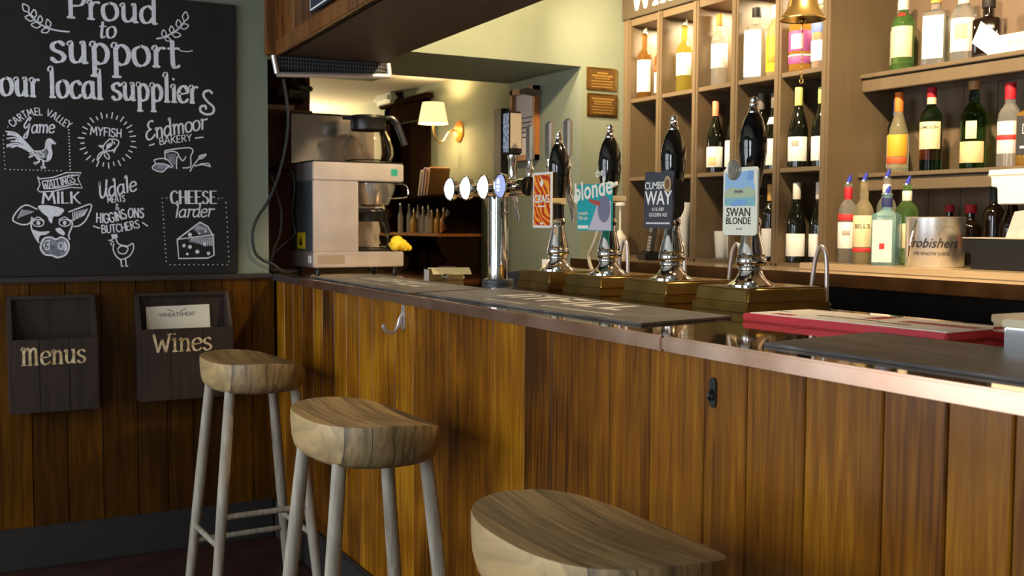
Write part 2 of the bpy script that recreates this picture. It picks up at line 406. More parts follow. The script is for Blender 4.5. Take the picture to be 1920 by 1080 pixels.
# ------------------------------------------------------------------ hand lettering
GL = {
 'a': (0.95, ["0.72,0.82 0.45,1 0.14,0.78 0.06,0.4 0.2,0.05 0.48,0.06 0.72,0.36", "0.74,1 0.74,0.18 0.9,0.02"]),
 'b': (0.9, ["0.15,1.6 0.15,0.1 0.45,0 0.75,0.3 0.75,0.75 0.5,1 0.15,0.7"]),
 'c': (0.82, ["0.74,0.82 0.48,1 0.14,0.78 0.06,0.42 0.2,0.06 0.48,0 0.76,0.2"]),
 'd': (0.98, ["0.72,0.82 0.45,1 0.14,0.78 0.06,0.4 0.2,0.05 0.48,0.06 0.72,0.36", "0.58,1.58 0.74,1.68 0.74,0.18 0.74,0.0", "0.74,0.01 0.92,0.02"]),
 'e': (0.84, ["0.08,0.5 0.72,0.6 0.66,0.9 0.4,1 0.12,0.78 0.06,0.4 0.2,0.06 0.5,0 0.78,0.2"]),
 'h': (0.95, ["0.02,1.55 0.2,1.65 0.2,0", "0.2,0.65 0.45,0.97 0.68,0.9 0.75,0.6 0.75,0", "0.02,0 0.38,0", "0.58,0 0.92,0"]),
 'i': (0.48, ["0.04,0.9 0.22,1 0.22,0", "0.04,0 0.42,0", "0.2,1.38 0.24,1.42"]),
 'l': (0.50, ["0.02,1.55 0.22,1.68 0.22,0", "0.04,0 0.44,0"]),
 'm': (1.45, ["0.04,0.9 0.2,1 0.2,0", "0.2,0.68 0.42,0.98 0.64,0.9 0.7,0.6 0.7,0", "0.7,0.68 0.92,0.98 1.14,0.9 1.2,0.6 1.2,0", "0.04,0 0.36,0", "0.55,0 0.85,0", "1.05,0 1.36,0"]),
 'n': (0.98, ["0.04,0.9 0.2,1 0.2,0", "0.2,0.68 0.45,0.98 0.68,0.9 0.75,0.6 0.75,0", "0.04,0 0.36,0", "0.58,0 0.92,0"]),
 'o': (0.9, ["0.42,1 0.12,0.82 0.06,0.45 0.18,0.08 0.45,0 0.72,0.2 0.8,0.55 0.68,0.9 0.42,1"]),
 'p': (0.98, ["0.04,0.9 0.2,1 0.2,-0.62", "0.2,0.74 0.45,1 0.75,0.85 0.85,0.5 0.72,0.12 0.45,0 0.2,0.14", "0.02,-0.62 0.42,-0.62"]),
 'r': (0.72, ["0.04,0.9 0.2,1 0.2,0", "0.2,0.66 0.4,0.95 0.68,0.96", "0.04,0 0.38,0"]),
 's': (0.74, ["0.64,0.86 0.4,1 0.12,0.84 0.16,0.6 0.5,0.44 0.64,0.24 0.5,0.03 0.25,0 0.05,0.16"]),
 't': (0.64, ["0.28,1.36 0.28,0.2 0.42,0 0.62,0.1", "0.04,0.96 0.62,1"]),
 'u': (1.0, ["0.02,0.9 0.18,1 0.18,0.3 0.3,0.04 0.55,0.06 0.76,0.36", "0.62,0.98 0.77,1 0.77,0.16 0.77,0", "0.77,0.01 0.95,0.02"]),
 'A': (1.0, ["0.02,0 0.45,1.4 0.86,0", "0.2,0.5 0.72,0.5"]), 'B': (0.88, ["0.12,0 0.12,1.4", "0.12,1.4 0.6,1.3 0.62,0.85 0.12,0.74", "0.12,0.74 0.72,0.6 0.7,0.1 0.12,0"]),
 'C': (0.95, ["0.82,1.15 0.5,1.4 0.14,1.1 0.08,0.6 0.22,0.12 0.5,0 0.84,0.26"]), 'D': (1.0, ["0.14,0 0.14,1.4", "0.14,1.4 0.6,1.3 0.86,0.7 0.6,0.1 0.14,0"]),
 'E': (0.8, ["0.12,0 0.12,1.4", "0.12,1.4 0.7,1.4", "0.12,0.72 0.6,0.72", "0.12,0 0.72,0"]), 'F': (0.76, ["0.12,0 0.12,1.4", "0.12,1.4 0.7,1.4", "0.12,0.72 0.58,0.72"]),
 'G': (1.0, ["0.82,1.15 0.5,1.4 0.14,1.1 0.08,0.6 0.22,0.12 0.5,0 0.82,0.2 0.84,0.62", "0.55,0.62 0.9,0.62"]), 'H': (0.95, ["0.12,0 0.12,1.4", "0.8,0 0.8,1.4", "0.12,0.7 0.8,0.7"]),
 'I': (0.34, ["0.16,0 0.16,1.4"]), 'K': (0.9, ["0.12,0 0.12,1.4", "0.76,1.4 0.14,0.6", "0.34,0.84 0.6,0.3 0.9,-0.04"]), 'L': (0.74, ["0.12,1.4 0.12,0", "0.12,0 0.68,0.02"]),
 'M': (1.2, ["0.06,0 0.2,1.4", "0.2,1.4 0.58,0.4", "0.58,0.4 0.96,1.4", "0.96,1.4 1.1,0"]), 'N': (1.0, ["0.12,0 0.12,1.4", "0.12,1.4 0.82,0", "0.82,0 0.82,1.4"]),
 'O': (1.0, ["0.5,1.4 0.14,1.1 0.08,0.6 0.24,0.1 0.5,0 0.78,0.2 0.9,0.75 0.78,1.22 0.5,1.4"]), 'P': (0.92, ["0.16,0 0.16,1.5", "0.0,1.44 0.5,1.52 0.86,1.2 0.7,0.75 0.16,0.66", "-0.02,0 0.36,0"]),
 'R': (0.9, ["0.12,0 0.12,1.4", "0.12,1.4 0.62,1.32 0.64,0.84 0.12,0.72", "0.36,0.72 0.8,0"]), 'S': (0.84, ["0.7,1.2 0.42,1.4 0.12,1.16 0.2,0.84 0.56,0.62 0.7,0.3 0.46,0 0.2,0.02 0.06,0.22"]),
 'T': (0.86, ["0.42,0 0.42,1.4", "0.04,1.4 0.82,1.4"]), 'U': (0.95, ["0.12,1.4 0.12,0.4 0.3,0.02 0.62,0.06 0.8,0.4 0.8,1.4"]), 'V': (0.95, ["0.04,1.4 0.44,0", "0.44,0 0.86,1.4"]),
 'W': (1.4, ["0.04,1.4 0.36,0", "0.36,0 0.68,0.95", "0.68,0.95 0.98,0", "0.98,0 1.3,1.4", "1.1,1.38 1.48,1.42"]), 'Y': (0.9, ["0.04,1.4 0.42,0.7", "0.82,1.4 0.42,0.7", "0.42,0.7 0.42,0"]),
 '&': (0.9, ["0.85,0.1 0.3,1.0 0.4,1.35 0.62,1.15 0.2,0.5 0.25,0.05 0.6,0.05 0.8,0.5"]),
 ' ': (0.5, []),
}
GL['1'] = (1.5, [' '.join('%s,%.3f' % (p.split(',')[0], float(p.split(',')[1]) * 1.28) for p in t.split()) for t in GL['m'][1]])
GL_SCRIPT = dict(GL)
GL_SCRIPT['G'] = (1.15, ["0.75,1.5 0.9,1.85 0.6,1.8 0.3,1.3 0.1,0.9 0.3,0.6 0.65,0.9 0.8,1.1 0.7,0.3 0.55,-0.5 0.25,-0.6 0.2,-0.3 0.6,0.2"])
GL_SCRIPT['E'] = (1.05, ["0.9,1.7 0.6,1.8 0.3,1.5 0.45,1.05 0.65,1.0", "0.65,1.0 0.2,0.8 0.05,0.35 0.3,0 0.7,0.1 1.0,0.4"])
GL_SCRIPT['U'] = (1.1, ["0.1,1.4 0.2,1.7 0.15,0.6 0.3,0.05 0.6,0.2 0.85,0.9", "0.95,1.8 0.82,0.5 0.9,0.05 1.05,0.2"])
GL_SCRIPT['r'] = (0.75, ["0.1,0.9 0.25,1 0.2,0", "0.2,0.6 0.4,0.95 0.72,0.9 0.8,1.0"])
for _c in 'nmdluih':
    pass
def letter_strokes(s, style):
    gl = GL_SCRIPT if style == 'script' else GL
    x = 0.0; out = []
    for ch in s:
        adv, sts = gl[ch]
        if style == 'script': sts = [t for t in sts if not (len(t.split()) == 2 and t.split()[0].endswith(',0') and t.split()[1].endswith(',0'))]
        for t in sts:
            out.append((x, adv, [tuple(map(float, p.split(','))) for p in t.split()]))
        if style == 'serif' and sts:
            for t in sts:
                for p in (t.split()[0], t.split()[-1]):
                    px, py = map(float, p.split(','))
                    if py in (0.0, 1.4) and ch not in 'CSG': out.append((x, adv, [(px - 0.11, py), (px + 0.11, py)]))
        x += adv + (0.06 if style != 'script' else -0.02)
    return out, x
LEVEL = [0]
def ribbon(mb, P, wfun, Mx):
    """a brush stroke: strip of width wfun(direction) along P, with rounded ends"""
    n = len(P)
    if n < 2: return
    L, Rr = [], []
    for k, p in enumerate(P):
        t = (P[min(k + 1, n - 1)] - P[max(k - 1, 0)])
        if t.length < 1e-9: t = Vector((1, 0, 0))
        t.normalize(); w = wfun(t) * 0.5; nn = Vector((-t.y, t.x, 0))
        L.append(p + nn * w); Rr.append(p - nn * w)
    t0 = (P[0] - P[1]).normalized() * wfun(P[0] - P[1]) * 0.35; t1 = (P[-1] - P[-2]).normalized() * wfun(P[-1] - P[-2]) * 0.35
    vl = [mb.bm.verts.new(Mx @ v) for v in L]; vr = [mb.bm.verts.new(Mx @ v) for v in Rr]
    c0 = mb.bm.verts.new(Mx @ (P[0] + t0)); c1 = mb.bm.verts.new(Mx @ (P[-1] + t1))
    fs = [mb.bm.faces.new((vl[k], vr[k], vr[k + 1], vl[k + 1])) for k in range(n - 1)]
    fs += [mb.bm.faces.new((c0, vr[0], vl[0])), mb.bm.faces.new((c1, vl[-1], vr[-1]))]
    for f in fs: f.material_index = mb.mi
def letter(mb, s, style, path, h, slant, Mx, z=0.0, weight=1.0):
    """letters a string along a polyline path (local x, y), x-height h"""
    sts, W = letter_strokes(s, style)
    pts = [Vector((*p, 0)) for p in path]; seg = [(b - a).length for a, b in zip(pts, pts[1:])]; L = sum(seg)
    sy = h if style in ('pen', 'script') else h / 1.4
    sx = L / W
    def at(d):
        for k, q in enumerate(seg):
            if d <= q or k == len(seg) - 1:
                t = (pts[k + 1] - pts[k]).normalized(); return pts[k] + t * d, t
            d -= q
    thick = {'pen': 0.24, 'mono': 0.19, 'script': 0.19, 'serif': 0.27}[style] * sy * weight
    thin = {'pen': 0.085, 'mono': 0.16, 'script': 0.13, 'serif': 0.09}[style] * sy * weight
    nib = Vector((math.cos(0.28), math.sin(0.28), 0))
    def wf(t):
        t = t.normalized() if t.length > 0 else Vector((1, 0, 0))
        if style == 'serif': return thin + (thick - thin) * abs(t.y) ** 2
        return thin + (thick - thin) * abs(t.x * nib.y - t.y * nib.x)
    for x0, adv, P in sts:
        LEVEL[0] = (LEVEL[0] + 1) % 60
        o, t = at((x0 + adv * 0.5) * sx)
        if len(pts) > 2:
            a1, _ = at(max(0, x0 * sx)); a2, _ = at(min(L, (x0 + adv) * sx)); t = (a2 - a1).normalized() if (a2 - a1).length > 1e-6 else t
        nn = Vector((-t.y, t.x, 0))
        Q = spline(P, 6) if len(P) > 2 else [Vector((*p, 0)) for p in P]
        R_ = [o + t * ((q.x - adv * 0.5) * sx + slant * q.y * sy) + nn * (q.y * sy) for q in Q]
        for r in R_: r.z = z + LEVEL[0] * 1.2e-5
        ribbon(mb, R_, wf, Mx)
CHALK_TEXT = [('Proud', 'pen', [(-0.7649, 2.0746), (-0.4343, 2.0785)], 0.0652, 0), ('to', 'pen', [(-0.6592, 2.0089), (-0.5922, 2.0117)], 0.0427, 0.15), ('support', 'pen', [(-0.8268, 1.9063), (-0.3537, 1.9174)], 0.0742, 0), ('our local supplier', 'pen', [(-0.998, 1.772), (-0.2853, 1.7843)], 0.063, 0), ('CARTMEL VALLEY', 'mono', [(-0.9589, 1.6569), (-0.936, 1.6782), (-0.9104, 1.696), (-0.8849, 1.7049), (-0.8553, 1.707), (-0.8364, 1.7027), (-0.8149, 1.6907), (-0.7906, 1.6722), (-0.7756, 1.6647), (-0.7661, 1.6587)], 0.0259, 0), ('Game', 'script', [(-0.9262, 1.6368), (-0.8189, 1.6428)], 0.0304, 0.15), ('MYFISH', 'mono', [(-0.6939, 1.6412), (-0.5787, 1.6356)], 0.0315, 0), ('Endmoor', 'script', [(-0.4904, 1.6287), (-0.2573, 1.6848)], 0.0382, 0.2), ('BAKERY', 'mono', [(-0.4407, 1.6132), (-0.314, 1.635)], 0.0259, 0.1), ('WALLINGS', 'mono', [(-0.8632, 1.4334), (-0.8078, 1.4435), (-0.746, 1.4619)], 0.0259, 0.1), ('MILK', 'serif', [(-0.8661, 1.3799), (-0.7305, 1.3818)], 0.0416, 0), ('Udale', 'script', [(-0.6656, 1.3989), (-0.5269, 1.4341)], 0.036, 0.2), ('MEATS', 'mono', [(-0.635, 1.3841), (-0.5689, 1.3912)], 0.0236, 0), ('&', 'mono', [(-0.6084, 1.3589), (-0.5928, 1.3591)], 0.0225, 0), ('HIGGINSONS', 'mono', [(-0.6785, 1.3094), (-0.6401, 1.3076), (-0.6013, 1.3149), (-0.562, 1.3286), (-0.5002, 1.329)], 0.036, 0), ('BUTCHERS', 'mono', [(-0.6591, 1.2687), (-0.6166, 1.2708), (-0.5726, 1.2765), (-0.538, 1.2864), (-0.5156, 1.2906)], 0.0304, 0), ('CHEESE', 'serif', [(-0.4013, 1.3853), (-0.2207, 1.3878)], 0.0495, 0), ('larder', 'script', [(-0.3877, 1.3299), (-0.2382, 1.3353)], 0.0315, 0.2)]
CHALK_STROKES = [
('flourish',4,0,1,[-0.235,1.825,-0.246,1.835,-0.265,1.829,-0.268,1.81,-0.249,1.787,-0.23,1.77,-0.234,1.747,-0.26,1.741,-0.281,1.752,-0.28,1.77,-0.263,1.774,-0.26,1.762]),
('leaf_sprig#1',2.6,0,1,[-0.76,2.021,-0.793,2.021,-0.825,2.026,-0.861,2.04,-0.883,2.058,-0.898,2.078]),
('leaf_sprig#1',2,0,1,[-0.898,2.08,-0.897,2.098,-0.908,2.106,-0.917,2.107,-0.918,2.098,-0.914,2.084,-0.898,2.08]),
('leaf_sprig#1',2,0,1,[-0.883,2.059,-0.872,2.071,-0.874,2.084,-0.879,2.091,-0.885,2.085,-0.89,2.072,-0.883,2.059]),
('leaf_sprig#1',2,0,1,[-0.877,2.057,-0.888,2.069,-0.902,2.067,-0.91,2.061,-0.904,2.054,-0.892,2.048,-0.877,2.057]),
('leaf_sprig#1',2,0,1,[-0.861,2.043,-0.852,2.054,-0.855,2.065,-0.859,2.071,-0.864,2.065,-0.868,2.053,-0.861,2.043]),
('leaf_sprig#1',2,0,1,[-0.856,2.037,-0.869,2.047,-0.883,2.042,-0.89,2.035,-0.884,2.029,-0.87,2.025,-0.856,2.037]),
('leaf_sprig#1',2,0,1,[-0.829,2.03,-0.823,2.045,-0.829,2.055,-0.835,2.06,-0.839,2.052,-0.84,2.039,-0.829,2.03]),
('leaf_sprig#1',2,0,1,[-0.828,2.024,-0.842,2.028,-0.852,2.02,-0.856,2.012,-0.849,2.01,-0.837,2.011,-0.828,2.024]),
('leaf_sprig#2',2.6,0,1,[-0.446,2.022,-0.418,2.03,-0.388,2.048,-0.359,2.071,-0.339,2.099]),
('leaf_sprig#2',2,0,1,[-0.339,2.099,-0.325,2.113,-0.328,2.128,-0.333,2.136,-0.341,2.129,-0.347,2.114,-0.339,2.099]),
('leaf_sprig#2',2,0,1,[-0.359,2.071,-0.352,2.086,-0.357,2.098,-0.364,2.102,-0.369,2.095,-0.371,2.081,-0.359,2.071]),
('leaf_sprig#2',2,0,1,[-0.357,2.074,-0.341,2.068,-0.329,2.076,-0.324,2.084,-0.331,2.088,-0.346,2.088,-0.357,2.074]),
('leaf_sprig#2',2,0,1,[-0.388,2.048,-0.38,2.061,-0.384,2.071,-0.39,2.076,-0.394,2.069,-0.397,2.058,-0.388,2.048]),
('leaf_sprig#2',2,0,1,[-0.388,2.045,-0.376,2.034,-0.362,2.037,-0.355,2.043,-0.36,2.05,-0.373,2.054,-0.388,2.045]),
('leaf_sprig#2',2,0,1,[-0.415,2.03,-0.409,2.043,-0.414,2.054,-0.42,2.058,-0.424,2.051,-0.426,2.039,-0.415,2.03]),
('leaf_sprig#2',2,0,1,[-0.415,2.029,-0.41,2.018,-0.4,2.017,-0.393,2.019,-0.395,2.025,-0.403,2.032,-0.415,2.029]),
('leaf_sprig#2',1.6,0,1,[-0.363,1.987,-0.349,1.982,-0.328,1.982,-0.31,1.987]),
('dash_mark#0',2.2,0,1,[-0.479,1.609,-0.459,1.616]),
('dash_mark#1',2.2,0,1,[-0.304,1.645,-0.272,1.65]),
('dash_mark#2',2.2,0,1,[-0.688,1.295,-0.665,1.287]),
('dash_mark#3',2.2,0,1,[-0.509,1.31,-0.489,1.296]),
('dotted_border#1',0,2,0,[-0.974,1.658,-0.975,1.656,-0.977,1.655,-0.978,1.657,-0.977,1.659,-0.975,1.66]),
('dotted_border#1',0,2,0,[-0.981,1.641,-0.983,1.639,-0.985,1.639,-0.986,1.641,-0.985,1.643,-0.982,1.643]),
('dotted_border#1',0,2,0,[-0.989,1.625,-0.99,1.623,-0.992,1.623,-0.993,1.625,-0.992,1.627,-0.99,1.627]),
('dotted_border#1',0,2,0,[-0.991,1.609,-0.992,1.607,-0.994,1.607,-0.995,1.609,-0.994,1.611,-0.992,1.611]),
('dotted_border#1',0,2,0,[-0.99,1.595,-0.991,1.592,-0.993,1.592,-0.994,1.594,-0.993,1.596,-0.991,1.597]),
('dotted_border#1',0,2,0,[-0.989,1.579,-0.991,1.577,-0.993,1.577,-0.994,1.579,-0.993,1.581,-0.99,1.581]),
('dotted_border#1',0,2,0,[-0.989,1.565,-0.99,1.562,-0.992,1.562,-0.993,1.564,-0.992,1.566,-0.99,1.567]),
('dotted_border#1',0,2,0,[-0.988,1.55,-0.989,1.548,-0.991,1.547,-0.992,1.549,-0.991,1.551,-0.989,1.552]),
('dotted_border#1',0,2,0,[-0.988,1.534,-0.989,1.532,-0.991,1.532,-0.992,1.534,-0.991,1.536,-0.989,1.536]),
('dotted_border#1',0,2,0,[-0.987,1.52,-0.988,1.517,-0.99,1.517,-0.991,1.519,-0.99,1.521,-0.988,1.522]),
('dotted_border#1',0,2,0,[-0.986,1.504,-0.987,1.502,-0.99,1.502,-0.991,1.504,-0.989,1.506,-0.987,1.506]),
('dotted_border#1',0,2,0,[-0.969,1.502,-0.97,1.499,-0.972,1.499,-0.974,1.501,-0.972,1.503,-0.97,1.504]),
('dotted_border#1',0,2,0,[-0.956,1.502,-0.957,1.5,-0.959,1.5,-0.961,1.502,-0.959,1.504,-0.957,1.504]),
('dotted_border#1',0,2,0,[-0.943,1.502,-0.944,1.5,-0.946,1.5,-0.948,1.502,-0.946,1.504,-0.944,1.504]),
('dotted_border#1',0,2,0,[-0.93,1.502,-0.931,1.5,-0.933,1.5,-0.934,1.502,-0.933,1.504,-0.931,1.504]),
('dotted_border#1',0,2,0,[-0.917,1.502,-0.918,1.5,-0.92,1.5,-0.921,1.502,-0.92,1.504,-0.918,1.504]),
('dotted_border#1',0,2,0,[-0.904,1.502,-0.905,1.5,-0.907,1.5,-0.908,1.502,-0.907,1.504,-0.905,1.504]),
('dotted_border#1',0,2,0,[-0.891,1.502,-0.892,1.5,-0.894,1.5,-0.895,1.502,-0.894,1.504,-0.892,1.504]),
('dotted_border#1',0,2,0,[-0.877,1.502,-0.878,1.5,-0.881,1.5,-0.882,1.502,-0.881,1.504,-0.878,1.504]),
('dotted_border#1',0,2,0,[-0.864,1.502,-0.865,1.5,-0.867,1.5,-0.868,1.502,-0.867,1.504,-0.865,1.504]),
('dotted_border#1',0,2,0,[-0.851,1.502,-0.852,1.5,-0.854,1.5,-0.855,1.502,-0.854,1.504,-0.852,1.504]),
('dotted_border#1',0,2,0,[-0.837,1.502,-0.839,1.5,-0.841,1.5,-0.842,1.502,-0.841,1.504,-0.838,1.504]),
('dotted_border#1',0,2,0,[-0.824,1.502,-0.825,1.5,-0.827,1.5,-0.828,1.502,-0.827,1.504,-0.825,1.504]),
('dotted_border#1',0,2,0,[-0.81,1.502,-0.812,1.5,-0.814,1.5,-0.815,1.502,-0.814,1.504,-0.812,1.505]),
('dotted_border#1',0,2,0,[-0.797,1.503,-0.798,1.5,-0.8,1.5,-0.801,1.502,-0.8,1.505,-0.798,1.505]),
('dotted_border#1',0,2,0,[-0.766,1.656,-0.768,1.653,-0.77,1.653,-0.772,1.655,-0.77,1.658,-0.767,1.658]),
('dotted_border#1',0,2,0,[-0.766,1.643,-0.767,1.641,-0.77,1.641,-0.771,1.643,-0.77,1.646,-0.767,1.646]),
('dotted_border#1',0,2,0,[-0.766,1.631,-0.767,1.629,-0.77,1.628,-0.771,1.631,-0.77,1.633,-0.767,1.634]),
('dotted_border#1',0,2,0,[-0.765,1.619,-0.767,1.616,-0.77,1.616,-0.771,1.619,-0.77,1.621,-0.767,1.621]),
('dotted_border#1',0,2,0,[-0.765,1.607,-0.767,1.604,-0.77,1.604,-0.771,1.606,-0.769,1.609,-0.767,1.609]),
('dotted_border#1',0,2,0,[-0.765,1.594,-0.767,1.592,-0.769,1.591,-0.771,1.594,-0.769,1.597,-0.766,1.597]),
('dotted_border#1',0,2,0,[-0.765,1.582,-0.766,1.579,-0.769,1.579,-0.771,1.582,-0.769,1.584,-0.766,1.585]),
('dotted_border#1',0,2,0,[-0.765,1.57,-0.766,1.567,-0.769,1.567,-0.77,1.569,-0.769,1.572,-0.766,1.572]),
('dotted_border#1',0,2,0,[-0.765,1.557,-0.766,1.555,-0.769,1.555,-0.77,1.557,-0.769,1.56,-0.766,1.56]),
('dotted_border#1',0,2,0,[-0.764,1.545,-0.766,1.542,-0.769,1.542,-0.77,1.545,-0.768,1.547,-0.766,1.548]),
('dotted_border#1',0,2,0,[-0.764,1.533,-0.766,1.53,-0.768,1.53,-0.77,1.532,-0.768,1.535,-0.766,1.535]),
('dotted_border#1',0,2,0,[-0.764,1.52,-0.765,1.518,-0.768,1.518,-0.77,1.52,-0.768,1.523,-0.765,1.523]),
('dotted_border#1',0,2,0,[-0.764,1.508,-0.765,1.505,-0.768,1.505,-0.769,1.508,-0.768,1.51,-0.765,1.51]),
('dotted_border#2',0,2,0,[-0.43,1.405,-0.431,1.403,-0.434,1.403,-0.435,1.405,-0.434,1.407,-0.431,1.407]),
('dotted_border#2',0,2,0,[-0.414,1.407,-0.415,1.404,-0.417,1.404,-0.419,1.406,-0.417,1.409,-0.415,1.409]),
('dotted_border#2',0,2,0,[-0.211,1.408,-0.213,1.406,-0.215,1.406,-0.217,1.408,-0.215,1.41,-0.213,1.41]),
('dotted_border#2',0,2,0,[-0.198,1.41,-0.2,1.408,-0.202,1.408,-0.203,1.41,-0.202,1.412,-0.2,1.412]),
('dotted_border#2',0,2,0,[-0.43,1.388,-0.431,1.386,-0.434,1.386,-0.435,1.388,-0.434,1.39,-0.431,1.39]),
('dotted_border#2',0,2,0,[-0.429,1.372,-0.431,1.369,-0.433,1.369,-0.434,1.372,-0.433,1.374,-0.431,1.374]),
('dotted_border#2',0,2,0,[-0.429,1.355,-0.43,1.353,-0.432,1.353,-0.433,1.355,-0.432,1.357,-0.43,1.357]),
('dotted_border#2',0,2,0,[-0.428,1.339,-0.429,1.337,-0.431,1.337,-0.433,1.339,-0.431,1.341,-0.429,1.341]),
('dotted_border#2',0,2,0,[-0.427,1.322,-0.428,1.32,-0.431,1.32,-0.432,1.322,-0.431,1.325,-0.428,1.325]),
('dotted_border#2',0,2,0,[-0.426,1.306,-0.427,1.304,-0.43,1.304,-0.431,1.306,-0.43,1.308,-0.427,1.308]),
('dotted_border#2',0,2,0,[-0.425,1.29,-0.426,1.287,-0.429,1.287,-0.43,1.29,-0.429,1.292,-0.426,1.292]),
('dotted_border#2',0,2,0,[-0.424,1.273,-0.426,1.271,-0.428,1.271,-0.429,1.273,-0.428,1.275,-0.426,1.275]),
('dotted_border#2',0,2,0,[-0.424,1.257,-0.425,1.254,-0.427,1.254,-0.428,1.257,-0.427,1.259,-0.425,1.259]),
('dotted_border#2',0,2,0,[-0.423,1.24,-0.424,1.238,-0.426,1.238,-0.428,1.24,-0.426,1.242,-0.424,1.242]),
('dotted_border#2',0,2,0,[-0.422,1.224,-0.423,1.222,-0.426,1.222,-0.427,1.224,-0.426,1.226,-0.423,1.226]),
('dotted_border#2',0,2,0,[-0.421,1.207,-0.422,1.205,-0.425,1.205,-0.426,1.207,-0.425,1.209,-0.422,1.209]),
('dotted_border#2',0,2,0,[-0.42,1.191,-0.422,1.188,-0.424,1.188,-0.425,1.191,-0.424,1.193,-0.421,1.193]),
('dotted_border#2',0,2,0,[-0.419,1.174,-0.421,1.172,-0.423,1.172,-0.424,1.174,-0.423,1.176,-0.421,1.176]),
('dotted_border#2',0,2,0,[-0.419,1.158,-0.42,1.155,-0.422,1.155,-0.423,1.158,-0.422,1.16,-0.42,1.16]),
('dotted_border#2',0,2,0,[-0.182,1.391,-0.184,1.389,-0.186,1.389,-0.188,1.391,-0.186,1.394,-0.184,1.394]),
('dotted_border#2',0,2,0,[-0.182,1.372,-0.183,1.37,-0.185,1.37,-0.187,1.372,-0.185,1.374,-0.183,1.374]),
('dotted_border#2',0,2,0,[-0.181,1.352,-0.182,1.35,-0.185,1.35,-0.186,1.352,-0.185,1.354,-0.182,1.354]),
('dotted_border#2',0,2,0,[-0.18,1.333,-0.181,1.33,-0.184,1.33,-0.185,1.333,-0.184,1.335,-0.181,1.335]),
('dotted_border#2',0,2,0,[-0.179,1.313,-0.18,1.311,-0.183,1.311,-0.184,1.313,-0.183,1.315,-0.18,1.315]),
('dotted_border#2',0,2,0,[-0.178,1.293,-0.18,1.291,-0.182,1.291,-0.183,1.293,-0.182,1.295,-0.18,1.295]),
('dotted_border#2',0,2,0,[-0.177,1.273,-0.179,1.271,-0.181,1.271,-0.183,1.273,-0.181,1.276,-0.179,1.276]),
('dotted_border#2',0,2,0,[-0.177,1.254,-0.178,1.251,-0.181,1.251,-0.182,1.254,-0.18,1.256,-0.178,1.256]),
('dotted_border#2',0,2,0,[-0.176,1.234,-0.177,1.232,-0.18,1.232,-0.181,1.234,-0.18,1.236,-0.177,1.236]),
('dotted_border#2',0,2,0,[-0.175,1.214,-0.176,1.212,-0.179,1.212,-0.18,1.214,-0.179,1.216,-0.176,1.216]),
('dotted_border#2',0,2,0,[-0.174,1.194,-0.175,1.192,-0.178,1.192,-0.179,1.194,-0.178,1.197,-0.175,1.197]),
('dotted_border#2',0,2,0,[-0.173,1.175,-0.175,1.172,-0.177,1.172,-0.179,1.175,-0.177,1.177,-0.175,1.177]),
('dotted_border#2',0,2,0,[-0.173,1.155,-0.174,1.153,-0.176,1.153,-0.178,1.155,-0.176,1.157,-0.174,1.157]),
('dotted_border#2',0,2,0,[-0.405,1.144,-0.406,1.142,-0.408,1.142,-0.409,1.144,-0.408,1.147,-0.406,1.147]),
('dotted_border#2',0,2,0,[-0.386,1.144,-0.388,1.142,-0.39,1.142,-0.391,1.144,-0.39,1.146,-0.388,1.146]),
('dotted_border#2',0,2,0,[-0.368,1.144,-0.369,1.142,-0.372,1.142,-0.373,1.144,-0.371,1.146,-0.369,1.146]),
('dotted_border#2',0,2,0,[-0.349,1.144,-0.351,1.141,-0.353,1.141,-0.354,1.144,-0.353,1.146,-0.351,1.146]),
('dotted_border#2',0,2,0,[-0.331,1.143,-0.332,1.141,-0.335,1.141,-0.336,1.143,-0.335,1.146,-0.332,1.146]),
('dotted_border#2',0,2,0,[-0.312,1.143,-0.314,1.141,-0.316,1.141,-0.317,1.143,-0.316,1.145,-0.314,1.145]),
('dotted_border#2',0,2,0,[-0.293,1.143,-0.295,1.141,-0.297,1.141,-0.298,1.143,-0.297,1.145,-0.295,1.145]),
('dotted_border#2',0,2,0,[-0.275,1.143,-0.276,1.14,-0.279,1.14,-0.28,1.143,-0.279,1.145,-0.276,1.145]),
('dotted_border#2',0,2,0,[-0.256,1.142,-0.257,1.14,-0.26,1.14,-0.261,1.142,-0.26,1.145,-0.257,1.145]),
('dotted_border#2',0,2,0,[-0.237,1.142,-0.238,1.14,-0.241,1.14,-0.242,1.142,-0.241,1.144,-0.238,1.144]),
('dotted_border#2',0,2,0,[-0.218,1.142,-0.219,1.14,-0.222,1.14,-0.223,1.142,-0.222,1.144,-0.219,1.144]),
('dotted_border#2',0,2,0,[-0.199,1.142,-0.2,1.139,-0.203,1.139,-0.204,1.142,-0.203,1.144,-0.2,1.144]),
('dotted_border#2',0,2,0,[-0.18,1.141,-0.181,1.139,-0.184,1.139,-0.185,1.141,-0.183,1.144,-0.181,1.144]),
('sunburst',2,0,1,[-0.545,1.622,-0.531,1.622]),
('sunburst',2,0,1,[-0.549,1.604,-0.527,1.599]),
('sunburst',2,0,1,[-0.556,1.587,-0.543,1.581]),
('sunburst',2,0,1,[-0.566,1.571,-0.549,1.557]),
('sunburst',2,0,1,[-0.579,1.558,-0.571,1.547]),
('sunburst',2,0,1,[-0.595,1.548,-0.586,1.528]),
('sunburst',2,0,1,[-0.612,1.541,-0.609,1.527]),
('sunburst',2,0,1,[-0.63,1.538,-0.629,1.516]),
('sunburst',2,0,1,[-0.647,1.538,-0.65,1.524]),
('sunburst',2,0,1,[-0.664,1.543,-0.673,1.522]),
('sunburst',2,0,1,[-0.68,1.551,-0.688,1.539]),
('sunburst',2,0,1,[-0.693,1.562,-0.709,1.546]),
('sunburst',2,0,1,[-0.704,1.576,-0.715,1.568]),
('sunburst',2,0,1,[-0.711,1.592,-0.731,1.584]),
('sunburst',2,0,1,[-0.715,1.609,-0.728,1.607]),
